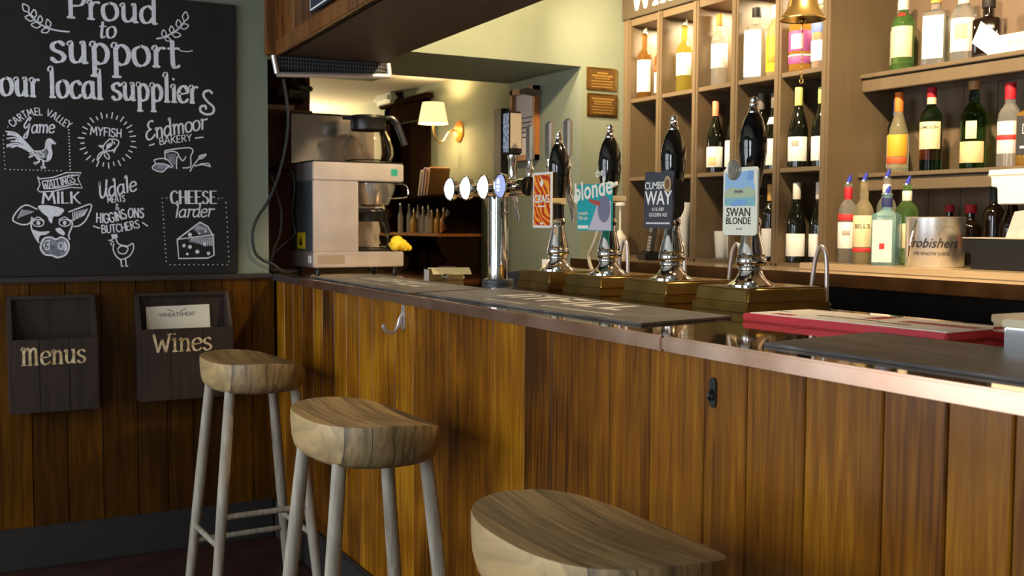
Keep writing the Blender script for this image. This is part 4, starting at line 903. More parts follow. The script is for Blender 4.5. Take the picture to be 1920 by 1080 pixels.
# ================================================================== stools
def stool_top(u, v):
    U = u / 0.2; V = v / 0.2
    return -0.03 * U * U - 0.016 * V * V * 0 - 0.016 * U ** 3 - 0.010 * U + 0.005 * V * U * U
SR = (0.166, 0.239, 2.41)
def make_stool(label, x, y, rz):
    t = thing('bar_stool', label, 'bar stool', (x, y, 0), rz, 'wooden saddle stools along the bar')
    Z0 = 0.840; Ru, Rv, n = SR
    b = MB(); seg = 72
    def pt(k, f):
        a = 2 * PI * k / seg; cu, su = math.cos(a), math.sin(a)
        return (f * Ru * math.copysign(abs(cu) ** (2 / n), cu), f * Rv * math.copysign(abs(su) ** (2 / n), su))
    rings = []
    def ztop(u, v, f):
        dish = 0.016 * (f ** 2 - 1)
        return Z0 + stool_top(u, v) + dish
    for f in (0.15, 0.3, 0.45, 0.6, 0.75, 0.88, 0.965, 0.992):
        rings.append([b.bm.verts.new((*pt(k, f), ztop(*pt(k, f), f))) for k in range(seg)])
    for f, d in ((1.0, 0.005), (1.0, 0.03), (0.985, 0.062), (0.95, 0.085), (0.87, 0.098)):
        rr = []
        for k in range(seg):
            u, v = pt(k, f); u1, v1 = pt(k, 1.0)
            zt = Z0 + stool_top(u1, v1)
            zb = Z0 - 0.105
            rr.append(b.bm.verts.new((u, v, zt - d * (zt - zb) / 0.098)))
        rings.append(rr)
    for A, B in zip(rings, rings[1:]):
        for k in range(seg): b.bm.faces.new((A[k], A[(k + 1) % seg], B[(k + 1) % seg], B[k]))
    b.bm.faces.new(rings[0][::-1]); b.bm.faces.new(rings[-1])
    b.build('seat', 'stool_seat', t, smooth=50)
    # legs: in seat frame (u across the bar, v along it)
    ft = {}
    for su in (-1, 1):
        for sv in (-1, 1):
            top = Vector((su * 0.112, sv * 0.122, 0.765)); foot = Vector((su * 0.185, sv * 0.170, 0.0))
            ft[(su, sv)] = (top, foot)
            l = MB(); P = [foot.lerp(top, k / 8) for k in range(9)]
            l.tube(P, [0.0165, 0.0175, 0.018, 0.0185, 0.019, 0.019, 0.0185, 0.018, 0.0175], 16); l.build('leg', 'stool_leg', t)
    def on(c, z): tp_, f_ = ft[c]; return f_.lerp(tp_, z / tp_.z)
    for a, c, z in (((-1, -1), (-1, 1), 0.215), ((1, -1), (1, 1), 0.215), ((-1, -1), (1, -1), 0.315), ((-1, 1), (1, 1), 0.16)):
        l = MB(); l.tube([on(a, z), on(c, z)], 0.0105, 12); l.build('stretcher', 'stool_leg', t)
    return t
make_stool('weathered oak saddle stool in front of the Wines rack, farthest of the three', 0.619, -0.242, 1.617)
make_stool('weathered oak saddle stool below the silver hook, middle of the three', 1.830, -0.272, 1.610)
make_stool('weathered oak saddle stool nearest the camera, mostly cut by the frame', 2.960, -0.308, 1.577)

# ================================================================== canopy over the bar
can = thing('bar_canopy', 'dark varnished wooden canopy hanging over the far end of the bar', 'canopy', (0, 0, 1.994))
def cy(x): return 0.05 - 0.046 * x
def cyb(x): return 0.472 - 0.028 * x
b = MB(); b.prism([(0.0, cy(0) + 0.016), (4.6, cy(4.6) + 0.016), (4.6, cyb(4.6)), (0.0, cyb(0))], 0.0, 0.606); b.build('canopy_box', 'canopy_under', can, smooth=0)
ax = Vector((1, -0.046, 0)).normalized()
def cfm(x): return frame((x, cy(x), 0), ax, (0, 0, 1))
b = MB(); x = 0.03
while x < 4.55:
    w_ = 0.245; b.box(x, x + w_ - 0.003, 0, 0.606, 0.0, 0.014, 0.002, cfm(0), seg=1); x += w_
FB = b
for v in FB.bm.verts: pass
FB.build('front_boards', 'canopy_wood', can, smooth=30)
b = MB(); b.box(0.03, 4.6, 0.0, 0.062, 0.0, 0.026, 0.004, cfm(0)); b.build('bottom_rail', 'canopy_wood', can)
b = MB(); b.box(0.0, 0.034, -0.019, 0.062, 0.0, 0.606, 0.003); b.build('end_post', 'canopy_wood', can)
# sign on the canopy
sg = thing('canopy_sign', 'navy sign with white border and lettering on the canopy front', 'sign', tuple(Vector((0.600, cy(0.600), 2.064)) + Vector((0, -0.027, 0))), 0)
sfm = frame((0, 0, 0), ax, (0, 0, 1))
b = MB(); b.box(0, 1.5, 0, 0.42, 0.0, 0.012, 0.001, sfm); b.mi = 1
for x0, x1, z0, z1 in ((0.006, 1.494, 0.006, 0.012), (0.006, 1.494, 0.408, 0.414), (0.006, 0.012, 0.006, 0.414), (1.488, 1.494, 0.006, 0.414)): b.box(x0, x1, z0, z1, 0.0121, 0.0126, Mx=sfm)
b.build('sign_board', [flat('navy_sign_paint', 44, 50, 66), 'white_paint'], sg, smooth=0)
b = MB(); letter(b, 'De', 'pen', [(0.085, 0.050), (0.36, 0.050)], 0.16, 0.05, frame(tuple(sfm @ Vector((0, 0, 0.0128))), ax, (0, 0, 1)), weight=0.9)
o = b.build('lettering', 'white_paint', sg, smooth=0, recalc=False)
# framed vent grille under the canopy
vg = thing('vent_grille', 'silver framed dark grille unit hung under the far end of the canopy', 'vent', (0.05, 0.0, 1.90))
b = MB(); b.box(-0.16, -0.004, 0.03, 0.49, 0.035, 0.092); b.build('housing', 'black_plastic', vg, smooth=0)
b = MB()
for k in range(3): b.tube([(0.0, 0.022, 0.052 + k * 0.016), (0.0, 0.495, 0.058 + k * 0.016)], 0.0022, 6)
for k in range(36): b.box(-0.004, -0.002, 0.03 + k * 0.0126, 0.0335 + k * 0.0126, 0.036, 0.092)
b.build('grille', 'dark_grey', vg, smooth=30)
b = MB(); b.tube([(0.004, 0.004, 0.090), (0.004, 0.018, 0.018)], 0.011, 10); b.tube([(0.004, 0.502, 0.094), (0.004, 0.508, 0.046)], 0.010, 10)
b.tube([(0.004, 0.018, 0.014), (0.004, 0.508, 0.040)], 0.011, 10); b.build('frame_bar', 'steel', vg)

# ================================================================== corner shelves with spare coffee jugs, cables
cs = thing('corner_shelf', 'dark shelf unit in the corner of the opening behind the coffee machine', 'shelf', (-0.40, 0.0, 1.1008))
b = MB(); b.box(-0.04, 0.0, 0.0, 0.30, 0.0005, 0.94); b.build('back_panel', 'red_dark', cs, smooth=0)
b = MB(); b.box(-0.04, 0.25, 0.0, 0.016, 0.0, 0.94); b.build('side_panel', 'black_plastic', cs, smooth=0)
for z in (0.695, 0.44):
    b = MB(); b.prism([(0.0, 0.016), (0.25, 0.016), (0.25, 0.150), (0.085, 0.165), (0.085, 0.285 if z > 0.5 else 0.165), (0.0, 0.285 if z > 0.5 else 0.165)], z, z + 0.018); b.build('shelf_board', flat('brown_shelf_edge', 104, 80, 50) if z > 0.5 else 'oak_dark', cs)
def jug_parts(t, glass_m, lidz=0.165):
    b = MB()
    b.lathe([(0.060, 0.0), (0.078, 0.006), (0.087, 0.03), (0.085, 0.06), (0.072, 0.10), (0.060, 0.128), (0.056, 0.140), (0.059, 0.150),
             (0.056, 0.150), (0.0535, 0.140), (0.057, 0.128), (0.069, 0.10), (0.082, 0.06), (0.084, 0.03), (0.075, 0.010), (0.058, 0.004)], 36)
    b.build('jug_body', glass_m, t)
    b = MB(); b.lathe([(0.0595, 0.122), (0.0605, 0.128), (0.0605, 0.158), (0.066, 0.168), (0.062, 0.178), (0.02, 0.181), (0, 0.181)], 32, cap=False)
    b.prism([(-0.055, -0.03), (-0.088, 0.0), (-0.055, 0.03)], 0.162, 0.174)
    b.build('lid', 'black_plastic', t)
    b = MB(); P = spline([(0.055, 0, 0.168), (0.082, 0, 0.172), (0.100, 0, 0.150), (0.118, 0, 0.100), (0.128, 0, 0.070)], 6)
    b.tube(P, [0.012] * 12 + [0.011] * (len(P) - 12), 10); b.build('handle', 'black_plastic', t)
def jug(label, loc, rot, glass_m, group=None):
    t = thing('coffee_jug', label, 'coffee jug', loc, 0, group); t.rotation_euler = rot; jug_parts(t, glass_m); return t
jug('dark glass coffee jug lying on its side on the upper corner shelf', (-0.27, 0.065, 1.902), (-PI / 2, 0.0, 0.35), 'smoked_jug', 'glass coffee jugs')
def cable(name_label, pts, r=0.0062):
    b = MB(); b.tube(spline(pts, 8), r, 8); o = b.build('power_cable', 'cable'); tag(o, name_label, 'cable', 'cables beside the coffee machine'); return o
cable('black cable looping across the green wall beside the coffee machine', [(0.03, 0.052, 1.90), (0.03, 0.070, 1.756), (0.03, 0.06, 1.636), (0.03, 0.028, 1.504), (0.03, -0.017, 1.398), (0.03, -0.062, 1.328), (0.03, -0.082, 1.263), (0.03, -0.072, 1.193), (0.03, -0.041, 1.16), (0.03, 0.003, 1.140), (0.02, 0.05, 1.108), (-0.06, 0.13, 1.108)])
cable('grey cable hanging straight down in front of the corner shelves', [(-0.1, 0.033, 1.509), (-0.1, 0.060, 1.419), (-0.1, 0.076, 1.352), (-0.1, 0.068, 1.261), (-0.1, 0.04, 1.193), (-0.1, 0.03, 1.120), (-0.12, 0.06, 1.108), (-0.15, 0.14, 1.108)], 0.0055)
cable('black cable coiling behind the left side of the coffee machine', [(-0.2, 0.09, 1.571), (-0.2, 0.148, 1.538), (-0.2, 0.165, 1.469), (-0.2, 0.154, 1.353), (-0.2, 0.165, 1.267), (-0.2, 0.122, 1.225), (-0.2, 0.068, 1.172), (-0.21, 0.05, 1.120), (-0.21, 0.10, 1.108), (-0.20, 0.17, 1.108)])

# ================================================================== coffee machine (local x across the front, local y to the back)
cm = thing('coffee_machine', 'stainless steel filter coffee machine at the far end of the bar', 'coffee machine', (0.0, 0.184, 1.1005), PI / 2 + 0.02)
W, D = 0.415, 0.30
b = MB(); b.box(0, W, 0.0, D, 0.022, 0.088, 0.004); b.build('base', 'steel', cm)
b = MB(); b.box(0.0, 0.205, 0.004, D, 0.088, 0.392, 0.003); b.build('column', 'steel', cm)
b = MB(); b.box(-0.002, 0.0005, 0.006, D, 0.090, 0.390); b.build('side_panel', 'dark_grey', cm, smooth=0)
b = MB(); b.box(0.205, W, D - 0.02, D, 0.088, 0.392); b.build('bay_back_panel', 'steel', cm, smooth=0)
b = MB(); b.box(0, W, 0.0, D, 0.392, 0.470, 0.004); b.build('top_slab', 'steel', cm)
b = MB(); b.box(0.002, W - 0.002, 0.004, D, 0.470, 0.476); b.build('warming_plate', 'black_plastic', cm, smooth=0)
b = MB(); b.box(0.0, W - 0.02, D - 0.012, D, 0.476, 0.694, 0.003); b.mi = 1; b.box(-0.004, W - 0.02, D - 0.016, D + 0.004, 0.694, 0.702); b.box(-0.003, 0.0005, D - 0.014, D + 0.002, 0.476, 0.694)
b.build('splash_back', ['steel_mirror', 'black_plastic'], cm)
b = MB(); b.box(0.23, W - 0.03, 0.02, D - 0.04, 0.088, 0.096, 0.004); b.build('hot_plate', 'black_plastic', cm)
b = MB(); b.lathe([(0.052, 0.286), (0.066, 0.293), (0.092, 0.355), (0.097, 0.386), (0.0, 0.388)], 36, T((0.312, 0.095, 0)), cap=False); b.build('filter_basket', 'steel_mirror', cm)
b = MB(); b.tube(spline([(0.375, 0.06, 0.375), (0.405, 0.02, 0.385), (0.425, -0.012, 0.372), (0.427, -0.014, 0.330), (0.40, 0.02, 0.322), (0.372, 0.06, 0.320)], 5), 0.003, 8); b.build('basket_handle', 'chrome', cm)
for x in (0.03, W - 0.03):
    for y in (0.03, D - 0.03):
        b = MB(); b.lathe([(0.014, 0.0), (0.014, 0.008), (0.009, 0.012), (0.009, 0.022)], 14, T((x, y, 0))); b.build('foot', 'black_plastic', cm)
b = MB(); b.box(0.355, 0.385, -0.0012, 0.0, 0.418, 0.448); b.build('badge', 'teal', cm, smooth=0)
b = MB(); b.box(-0.0035, -0.002, 0.10, 0.20, 0.10, 0.17); b.mi = 1; b.sheet([(-0.0036, 0.18, 0.115), (-0.0036, 0.13, 0.115), (-0.0036, 0.155, 0.155)]); b.build('warning_sticker', ['yellow', 'black_ink'], cm, smooth=0)
b = MB(); b.box(-0.003, 0.0, 0.03, 0.06, 0.04, 0.072); b.build('switch', 'white_plastic', cm, smooth=0)
b = MB(); b.box(0.02, 0.14, -0.001, 0.0, 0.038, 0.074); b.build('name_plate', mat('satin_plate', (0.5, 0.42, 0.36, 1), 0.45, 0.8), cm, smooth=0)
Mc = Matrix.Translation((0.0, 0.184, 1.1005)) @ Rz(PI / 2 + 0.02)
jug('glass coffee jug with black lid and handle on top of the machine', tuple(Mc @ Vector((0.290, 0.105, 0.4765))), (0, 0, PI / 2 - 0.25), 'jug_glass', 'glass coffee jugs').scale = (1.28, 1.28, 1.16)
jug('glass coffee jug on the hot plate inside the machine', tuple(Mc @ Vector((0.300, 0.115, 0.0965))), (0, 0, PI / 2 + 0.5), 'jug_glass', 'glass coffee jugs')
b = MB()
for k, (x, y, z, r) in enumerate(((0.376, 0.012, 0.112, 0.026), (0.388, 0.02, 0.120, 0.030), (0.410, 0.02, 0.112, 0.026), (0.43, 0.02, 0.104, 0.020), (0.447, 0.02, 0.098, 0.013), (0.40, 0.03, 0.135, 0.016))):
    s = bmesh.new(); bmesh.ops.create_icosphere(s, subdivisions=3, radius=r)
    for v in s.verts: v.co *= 1 + 0.16 * math.sin(v.co.x * 210 + k) * math.cos(v.co.z * 190 + 2 * k) * math.sin(v.co.y * 170)
    b.merge(s, Matrix.Translation((x, y, z)))
yc = b.build('cloth', 'yellow_cloth', smooth=80); yc.matrix_world = Mc @ Matrix.Translation((0, -0.004, 0.006)); tag(yc, 'crumpled yellow cloth tucked on the coffee machine base beside the jug', 'cloth')

# ================================================================== the next room
lamp = thing('wall_lamp', 'brass swan-neck wall lamp with lit cream shade in next room', 'wall lamp', (-1.855, 1.75, 1.90))
b = MB(); b.lathe([(0.066, 0.0), (0.066, 0.010), (0.055, 0.018), (0.02, 0.022), (0, 0.022)], 32, frame((0, 0, 0), (1, 0, 0), (0, 0, 1))); b.build('back_plate', mat('amber_oak_plate', RGB(214, 138, 40), 0.4), lamp)
b = MB(); b.tube(spline([(0, -0.02, 0.0), (0, -0.05, 0.006), (0, -0.085, -0.02), (0, -0.115, -0.066), (0, -0.155, -0.066), (0, -0.180, -0.02), (0, -0.186, 0.06)], 8), 0.0055, 10); b.build('arm', 'brass', lamp)
b = MB(); b.lathe([(0.094, 0.040), (0.068, 0.172), (0.066, 0.172), (0.092, 0.040)], 40, T((0, -0.186, 0)), cap=False); b.build('lamp_shade', 'shade', lamp)
s = bmesh.new(); bmesh.ops.create_uvsphere(s, u_segments=16, v_segments=10, radius=0.024)
b = MB(); b.merge(s, T((0, -0.186, 0.095))); b.build('bulb', emit('lamp_bulb', RGB(255, 220, 150), 14.0), lamp)
point('lamp_light', (-1.855, 1.564, 2.03), 11.0, (1.0, 0.78, 0.42), 0.03)
point('lamp_light_down', (-1.855, 1.564, 1.955), 4.0, (1.0, 0.80, 0.46), 0.03)
ex = thing('emergency_light', 'small grey emergency light fitting high on wall of next room', 'emergency light', (-2.95, 1.75, 2.165))
b = MB(); b.box(-0.16, 0.16, -0.03, 0.0, 0.0, 0.085, 0.006); b.build('housing', 'black_plastic', ex)
b = MB(); b.box(-0.155, 0.155, -0.115, -0.03, 0.004, 0.080, 0.022); b.build('diffuser', 'daylight_strip', ex)
# dresser
dr = thing('dresser', 'dark wooden dresser with wavy sides under the lamp in next room', 'dresser', (-2.02, 1.75, 0.0))
def wavy(s):
    P = [(0.0, 0.0)]
    zs = [0, 0.86, 0.87, 0.95, 1.02, 1.08, 1.14, 1.20, 1.24, 1.28, 1.33, 1.38, 1.43, 1.465]
    ds = [0.34, 0.34, 0.30, 0.24, 0.28, 0.22, 0.27, 0.29, 0.30, 0.22, 0.25, 0.20, 0.26, 0.27]
    return [(0, 0)] + [(-d, z) for d, z in zip(ds, zs)] + [(0, 1.465)]
for x in (-0.48, 0.455):
    b = MB(); b.prism(wavy(1), 0, 0.025, frame((x, 0, 0), (0, 1, 0), (0, 0, 1)), 0.0); b.build('side_panel', 'oak_dark', dr, smooth=0)
for z, d in ((1.468, 0.285), (1.232, 0.30), (0.86, 0.35)):
    b = MB(); b.box(-0.50, 0.50, -d, 0.0, z, z + 0.018, 0.003); b.build('shelf_board', 'oak_mid' if z < 1.4 and z > 1 else 'oak_dark', dr)
b = MB(); b.box(-0.455, 0.455, -0.012, 0.0, 0.86, 1.468); b.build('back_panel', 'oak_dark', dr, smooth=0)
b = MB(); b.box(-0.455, 0.455, -0.33, -0.012, 0.05, 0.86); b.build('cupboard', 'oak_dark', dr, smooth=0)
kinds = [('glass_thin', 0.20, 0.017), ('sauce_gold', 0.15, 0.024), ('glass_thin', 0.17, 0.022)]
words = ['tall slim clear bottle at the left end of the dresser shelf', 'second slim clear bottle from the left on the dresser shelf', 'third slim clear bottle from the left on the dresser shelf', 'short gold sauce bottle fourth from left on dresser shelf', 'clear cruet bottle left of centre on dresser shelf', 'short gold sauce bottle at the centre of dresser shelf', 'round-bodied cruet bottle just right of dresser shelf centre', 'gold oil bottle third from the right on dresser shelf', 'clear bottle second from the right on dresser shelf', 'amber sauce bottle at the right end of dresser shelf']
for k in range(10):
    gm, h, r = kinds[0] if k in (0, 1, 2, 8) else kinds[1] if k in (3, 5, 7, 9) else kinds[2]
    if k == 9: gm = 'sauce_amber'
    t = thing('cruet_bottle', words[k], 'bottle', (-2.36 + 0.078 * k, 1.55 + 0.03 * (k % 3), 1.2505), 0, 'bottles on the dresser shelf')
    b = MB(); b.lathe([(r * 0.9, 0), (r, 0.006), (r, h * 0.55), (r * 0.4, h * 0.72), (r * 0.36, h * 0.92), (0, h * 0.92)], 16, cap=False); b.build('bottle_body', gm, t)
    b = MB(); b.lathe([(r * 0.42, h * 0.92), (r * 0.30, h), (r * 0.12, h * 1.08), (0, h * 1.08)], 12, cap=False); b.build('pourer', 'chrome', t)
bkc = [(196, 178, 150), (150, 130, 168), (176, 120, 84), (170, 124, 86)]
for k in range(4):
    b = MB(); b.box(-0.009, 0.009, -0.07, 0.07, 0, 0.17 + 0.014 * (k % 2), 0.002)
    o = b.build('leaflet_book', flat('book_cover_%d' % k, *bkc[k]), smooth=0)
    o.location = (-2.06 + 0.045 * k, 1.62, 1.4865 + 0.004); o.rotation_euler = (0, 0.28, 0)
    tag(o, ['cream book leaning at left end of dresser top', 'lilac book second from left on dresser top', 'rust brown book third from left on dresser top', 'pale book at right end of the row on dresser top'][k], 'book', 'books leaning on the dresser top')
st_ = thing('carved_settle', 'dark carved wooden settle beyond the end of the bar', 'settle', (-1.25, 0.60, 0.0))
b = MB(); b.prism([(-0.40, 0.0), (0.52, 0.0), (0.52, 1.12), (0.46, 1.175), (-0.40, 1.21)], 0, 0.06, frame((0, 0, 0), (0, 1, 0), (0, 0, 1)), 0.006); b.build('back_panel', 'oak_dark', st_)
b = MB()
for k in range(3):
    for q in range(4):
        b.lathe([(0.045 - 0.01 * q, 0.0), (0.042 - 0.01 * q, 0.010), (0.036 - 0.01 * q, 0.0)], 20, frame((0.0602, 0.08 + 0.11 * k, 1.03 + 0.02 * (k % 2)), (0, 1, 0), (0, 0, 1)), cap=False)
b.build('carving', 'oak_dark', st_)
b = MB(); b.box(-0.45, 0.0, -0.40, 0.38, 0.40, 0.44, 0.004); b.build('seat', 'oak_dark', st_)
for y in (-0.36, 0.34):
    b = MB(); b.box(-0.44, -0.38, y - 0.03, y + 0.03, 0.0, 0.40, 0.003); b.build('leg', 'oak_dark', st_)
# picture on the side of the opening
pf = thing('framed_notice', 'oak framed notice hung on the side of the opening', 'picture', (-0.53, 1.506, 1.64))
b = MB()
for x0, x1, z0, z1 in ((-0.137, -0.107, 0, 0.376), (0.107, 0.137, 0, 0.376), (-0.137, 0.137, 0, 0.03), (-0.137, 0.137, 0.346, 0.376)): b.box(x0, x1, -0.030, 0.0, z0, z1, 0.003)
b.build('frame', 'oak_mid', pf)
b = MB(); b.box(-0.107, 0.107, -0.010, -0.004, 0.03, 0.346); b.mi = 1
for k in range(5): b.box(-0.085, 0.085 - 0.02 * (k % 3), -0.0105, -0.010, 0.22 - 0.025 * k, 0.226 - 0.025 * k)
b.build('print', [flat('pale_lilac_print', 214, 206, 210), 'ink'], pf, smooth=0)
# plaques on the cream wall
for k, (z0, z1, lab) in enumerate(((1.955, 2.063, 'upper of two brass plaques on the cream wall'), (1.829, 1.940, 'lower of two brass plaques on the cream wall'))):
    t = thing('wall_plaque', lab, 'plaque', (0.0, 1.620 + 0.004 * k, z0), 0, 'engraved brass plaques')
    h = z1 - z0; b = MB(); b.box(0.0, 0.008, -0.086, 0.086, 0, h, 0.002); b.build('plate', 'aged_brass', t)
    b = MB(); b.box(0.008, 0.0092, -0.074, 0.074, 0.010, h - 0.010); b.build('engraved_field', mat('engraved_brown_field_%d' % k, RGB(104, 76, 40), 0.4, 0.5), t, smooth=0)
    b = MB()
    for q in range(6):
        w_ = (0.030, 0.058, 0.045, 0.062, 0.058, 0.060)[q] if k == 0 else (0.062, 0.050, 0.052, 0.064, 0.060, 0.055)[q]; zz = h - 0.022 - q * 0.0135
        hh = 0.0075 if q < 2 else 0.0045; y = -w_
        random.seed(q + 10 * k)
        while y < w_:
            s_ = random.uniform(0.004, 0.011); b.box(0.0092, 0.0097, y, min(w_, y + s_), zz - hh, zz); y += s_ + 0.0018
    b.build('raised_lettering', mat('bright_plaque_letters_%d' % k, RGB(206, 168, 88), 0.3, 0.7), t, smooth=0)
random.seed(11)

# ================================================================== beer font with lit badges
ft = thing('beer_font', 'chrome T-shaped beer font with four lit round badges', 'beer font', (0.985, 0.551, 1.1005))
b = MB(); b.lathe([(0.056, 0.0), (0.056, 0.012), (0.050, 0.016), (0, 0.016)], 36, cap=False); b.build('base_ring', 'dark_grey', ft)
b = MB(); b.lathe([(0.0375, 0.014), (0.0375, 0.246), (0.0395, 0.248), (0.0395, 0.252), (0.0375, 0.254), (0.037, 0.290), (0.040, 0.325), (0.036, 0.36), (0, 0.375)], 40, cap=False); b.build('column', 'chrome', ft)
b = MB(); b.tube([(-0.275, 0.0, 0.340), (0.188, 0.0, 0.340)], 0.030, 28); b.tube([(-0.290, 0.0, 0.340), (-0.275, 0.0, 0.340)], 0.033, 28); b.tube([(0.188, 0.0, 0.340), (0.220, 0.0, 0.340)], 0.033, 28)
b.build('cross_tube', 'chrome', ft)
for k, (x, m_) in enumerate(((-0.238, 'lens_blue'), (-0.102, 'lens_white'), (0.040, 'lens_warm'), (0.168, 'lens_dim'))):
    fm = frame((x, -0.028, 0.340), (1, 0, 0), (0, 0, 1))
    b = MB(); b.lathe([(0.020, 0.0), (0.024, 0.020), (0.041, 0.036), (0.044, 0.052), (0.042, 0.056), (0.039, 0.054), (0, 0.052)], 36, fm, cap=False); h_ = b.build('badge_housing', 'chrome', ft)
    b = MB(); b.lathe([(0.0385, 0.0535), (0.034, 0.0575), (0.018, 0.061), (0, 0.062)], 36, fm, cap=False)
    if k == 3:
        b.mi = 1
        for (px, py, w_, hh) in ((0, 0.012, 0.016, 0.006), (0, -0.002, 0.024, 0.006), (0, -0.014, 0.014, 0.005), (0, 0.02, 0.006, 0.008)): b.box(px - w_ / 2, px + w_ / 2, py - hh / 2, py + hh / 2, 0.0612, 0.0626, Mx=fm)
    b.build('lit_lens', [m_, 'lens_blue'] if k == 3 else [m_], h_)
for k, x in enumerate((-0.238, -0.102, 0.040, 0.168)):
    b = MB(); b.tube([(x, 0.025, 0.340), (x, 0.150, 0.340)], 0.012, 16); b.lathe([(0.017, 0.0), (0.017, 0.05), (0.012, 0.06), (0.012, 0.085), (0, 0.085)], 20, T((x, 0.185, 0.315)), cap=False)
    b.tube([(x, 0.15, 0.340), (x, 0.185, 0.340)], 0.014, 16); b.tube(spline([(x, 0.185, 0.330), (x, 0.20, 0.29), (x, 0.213, 0.225)], 5), [0.011] * 6 + [0.009] * 5, 14)
    tp_ = b.build('tap', 'chrome', ft)
    if k > 0:
        b = MB(); b.lathe([(0.010, 0.085), (0.016, 0.10), (0.010, 0.115), (0.010, 0.13)], 16, T((x, 0.185, 0.315)))
        b.box(x - 0.020, x + 0.020, 0.174, 0.196, 0.445, 0.580, 0.007); b.build('tap_handle', 'satin_chrome', tp_)
    else:
        b = MB(); b.lathe([(0.016, 0.085), (0.016, 0.14), (0.02, 0.146), (0.02, 0.160), (0, 0.16)], 16, T((x, 0.185, 0.315)), cap=False); b.build('tap_collar', 'chrome', tp_)
        b = MB(); b.box(x - 0.026, x + 0.026, 0.155, 0.213, 0.475, 0.640, 0.006); b.mi = 1
        b.box(x - 0.022, x + 0.022, 0.1542, 0.155, 0.485, 0.632)
        b.mi = 2; b.box(x + 0.0258, x + 0.0264, 0.160, 0.208, 0.50, 0.632); b.mi = 0
        b.prism([(-0.030, -0.034), (0.030, -0.034), (0.030, 0.034), (-0.030, 0.034)], 0.636, 0.652, Matrix.Translation((x, 0.185, 0.08)) @ Rx(-0.12))
        pm = mottled('blue_white_print', RGB(70, 84, 120), RGB(206, 214, 230), 90, 0.4, detail=2)
        b.build('tall_tap_handle', ['black_plastic', pm, flat('pale_tap_side', 206, 186, 160)], tp_)

# ================================================================== hand pumps
PY = 0.60
def pump(label, x, clip, sx=0.0, hz=0.0):
    t = thing('beer_hand_pump', label, 'beer pump', (x, PY, 1.1006), 0, 'hand pumps along the bar')
    b = MB(); b.box(-0.113, 0.103, -0.098, 0.173, 0.0, 0.020, 0.003)
    bm = bmesh.new(); bmesh.ops.create_cube(bm, size=1.0)
    for v in bm.verts:
        s = 1.0 if v.co.z < 0 else 0.965
        v.co = Vector((-0.005 + v.co.x * 0.206 * s, 0.0375 + v.co.y * 0.261 * s, 0.0395 + v.co.z * 0.039))
    bmesh.ops.bevel(bm, geom=bm.edges[:], offset=0.005, segments=3, affect='EDGES'); b.merge(bm)
    b.build('pump_box', 'pump_box', t)
    b = MB(); b.lathe([(0.060, 0.058), (0.060, 0.063), (0.052, 0.068), (0.040, 0.076), (0.031, 0.090), (0.029, 0.098), (0.033, 0.101), (0.033, 0.106), (0.031, 0.109), (0.036, 0.114), (0.0385, 0.122), (0.036, 0.131), (0.033, 0.134), (0.035, 0.138), (0.033, 0.148), (0.0275, 0.168), (0.0225, 0.190), (0.0205, 0.205), (0.0215, 0.212), (0.0240, 0.216), (0.0240, 0.226), (0.0200, 0.231), (0, 0.232)], 44, cap=False)
    b.build('pedestal', 'chrome', t)
    h = hz
    b = MB(); b.lathe([(0.0185, 0.228), (0.0185, 0.255), (0.0195, 0.285), (0.0245, 0.315), (0.0305, 0.345), (0.0345, 0.378), (0.0352, 0.402), (0.0325, 0.430), (0.0245, 0.458), (0.0150, 0.476), (0, 0.477)], 40, T((0, 0, h)), cap=False)
    b.build('handle', 'black_gloss', t)
    b = MB(); b.lathe([(0.0140, 0.474), (0.0150, 0.479), (0.0125, 0.485), (0.0095, 0.490), (0.0115, 0.494), (0.0115, 0.498), (0.0085, 0.502), (0.0100, 0.507), (0.0085, 0.514), (0, 0.519)], 28, T((0, 0, h)), cap=False)
    b.build('finial', 'chrome', t)
    # swan-neck spout behind the pump box
    b = MB(); b.tube(spline([(0.075 + sx, 0.188, 0.0), (0.080 + sx, 0.188, 0.05), (0.092 + sx, 0.188, 0.125), (0.108 + sx, 0.188, 0.157), (0.124 + sx, 0.188, 0.150), (0.132 + sx, 0.188, 0.115), (0.134 + sx, 0.188, 0.04), (0.134 + sx, 0.188, 0.004)], 6), 0.0058, 12); b.build('spout', 'steel', t)
    b = MB(); b.lathe([(0.013, 0.0005), (0.013, 0.010), (0.008, 0.016)], 16, T((0.134 + sx, 0.188, 0.0))); b.build('spout_cup', 'black_plastic', t)
    clip(t)
    return t
def clipfm(x, z, y=-0.072): return frame((x, y, z), (1, 0, 0), (0, 0, 1))
def rrect(w, h, r, n=5):
    P = []
    for cx, cy_, a0 in ((w / 2 - r, h / 2 - r, 0), (-w / 2 + r, h / 2 - r, PI / 2), (-w / 2 + r, -h / 2 + r, PI), (w / 2 - r, -h / 2 + r, 1.5 * PI)):
        for k in range(n + 1): P.append((cx + r * math.cos(a0 + PI / 2 * k / n), cy_ + r * math.sin(a0 + PI / 2 * k / n)))
    return P
def arm(t, z, x, m_):
    b = MB(); b.box(min(0, x) - 0.010, max(0, x) + 0.010, -0.071, -0.010, z - 0.009, z + 0.009, 0.003)
    b.lathe([(0.0245, -0.010), (0.0245, 0.010)], 28, T((0, 0, z))); b.build('clip_bracket', m_, t)
wave = mat('orange_contour_print', RGB(222, 84, 20), 0.4)
_b = wave.node_tree.nodes['Principled BSDF']; _tc = nd(wave, 'ShaderNodeTexCoord'); _w = nd(wave, 'ShaderNodeTexWave'); _w.bands_direction = 'DIAGONAL'; _w.inputs['Scale'].default_value = 19; _w.inputs['Distortion'].default_value = 13; _w.inputs['Detail'].default_value = 1.5; _w.inputs['Detail Scale'].default_value = 0.7
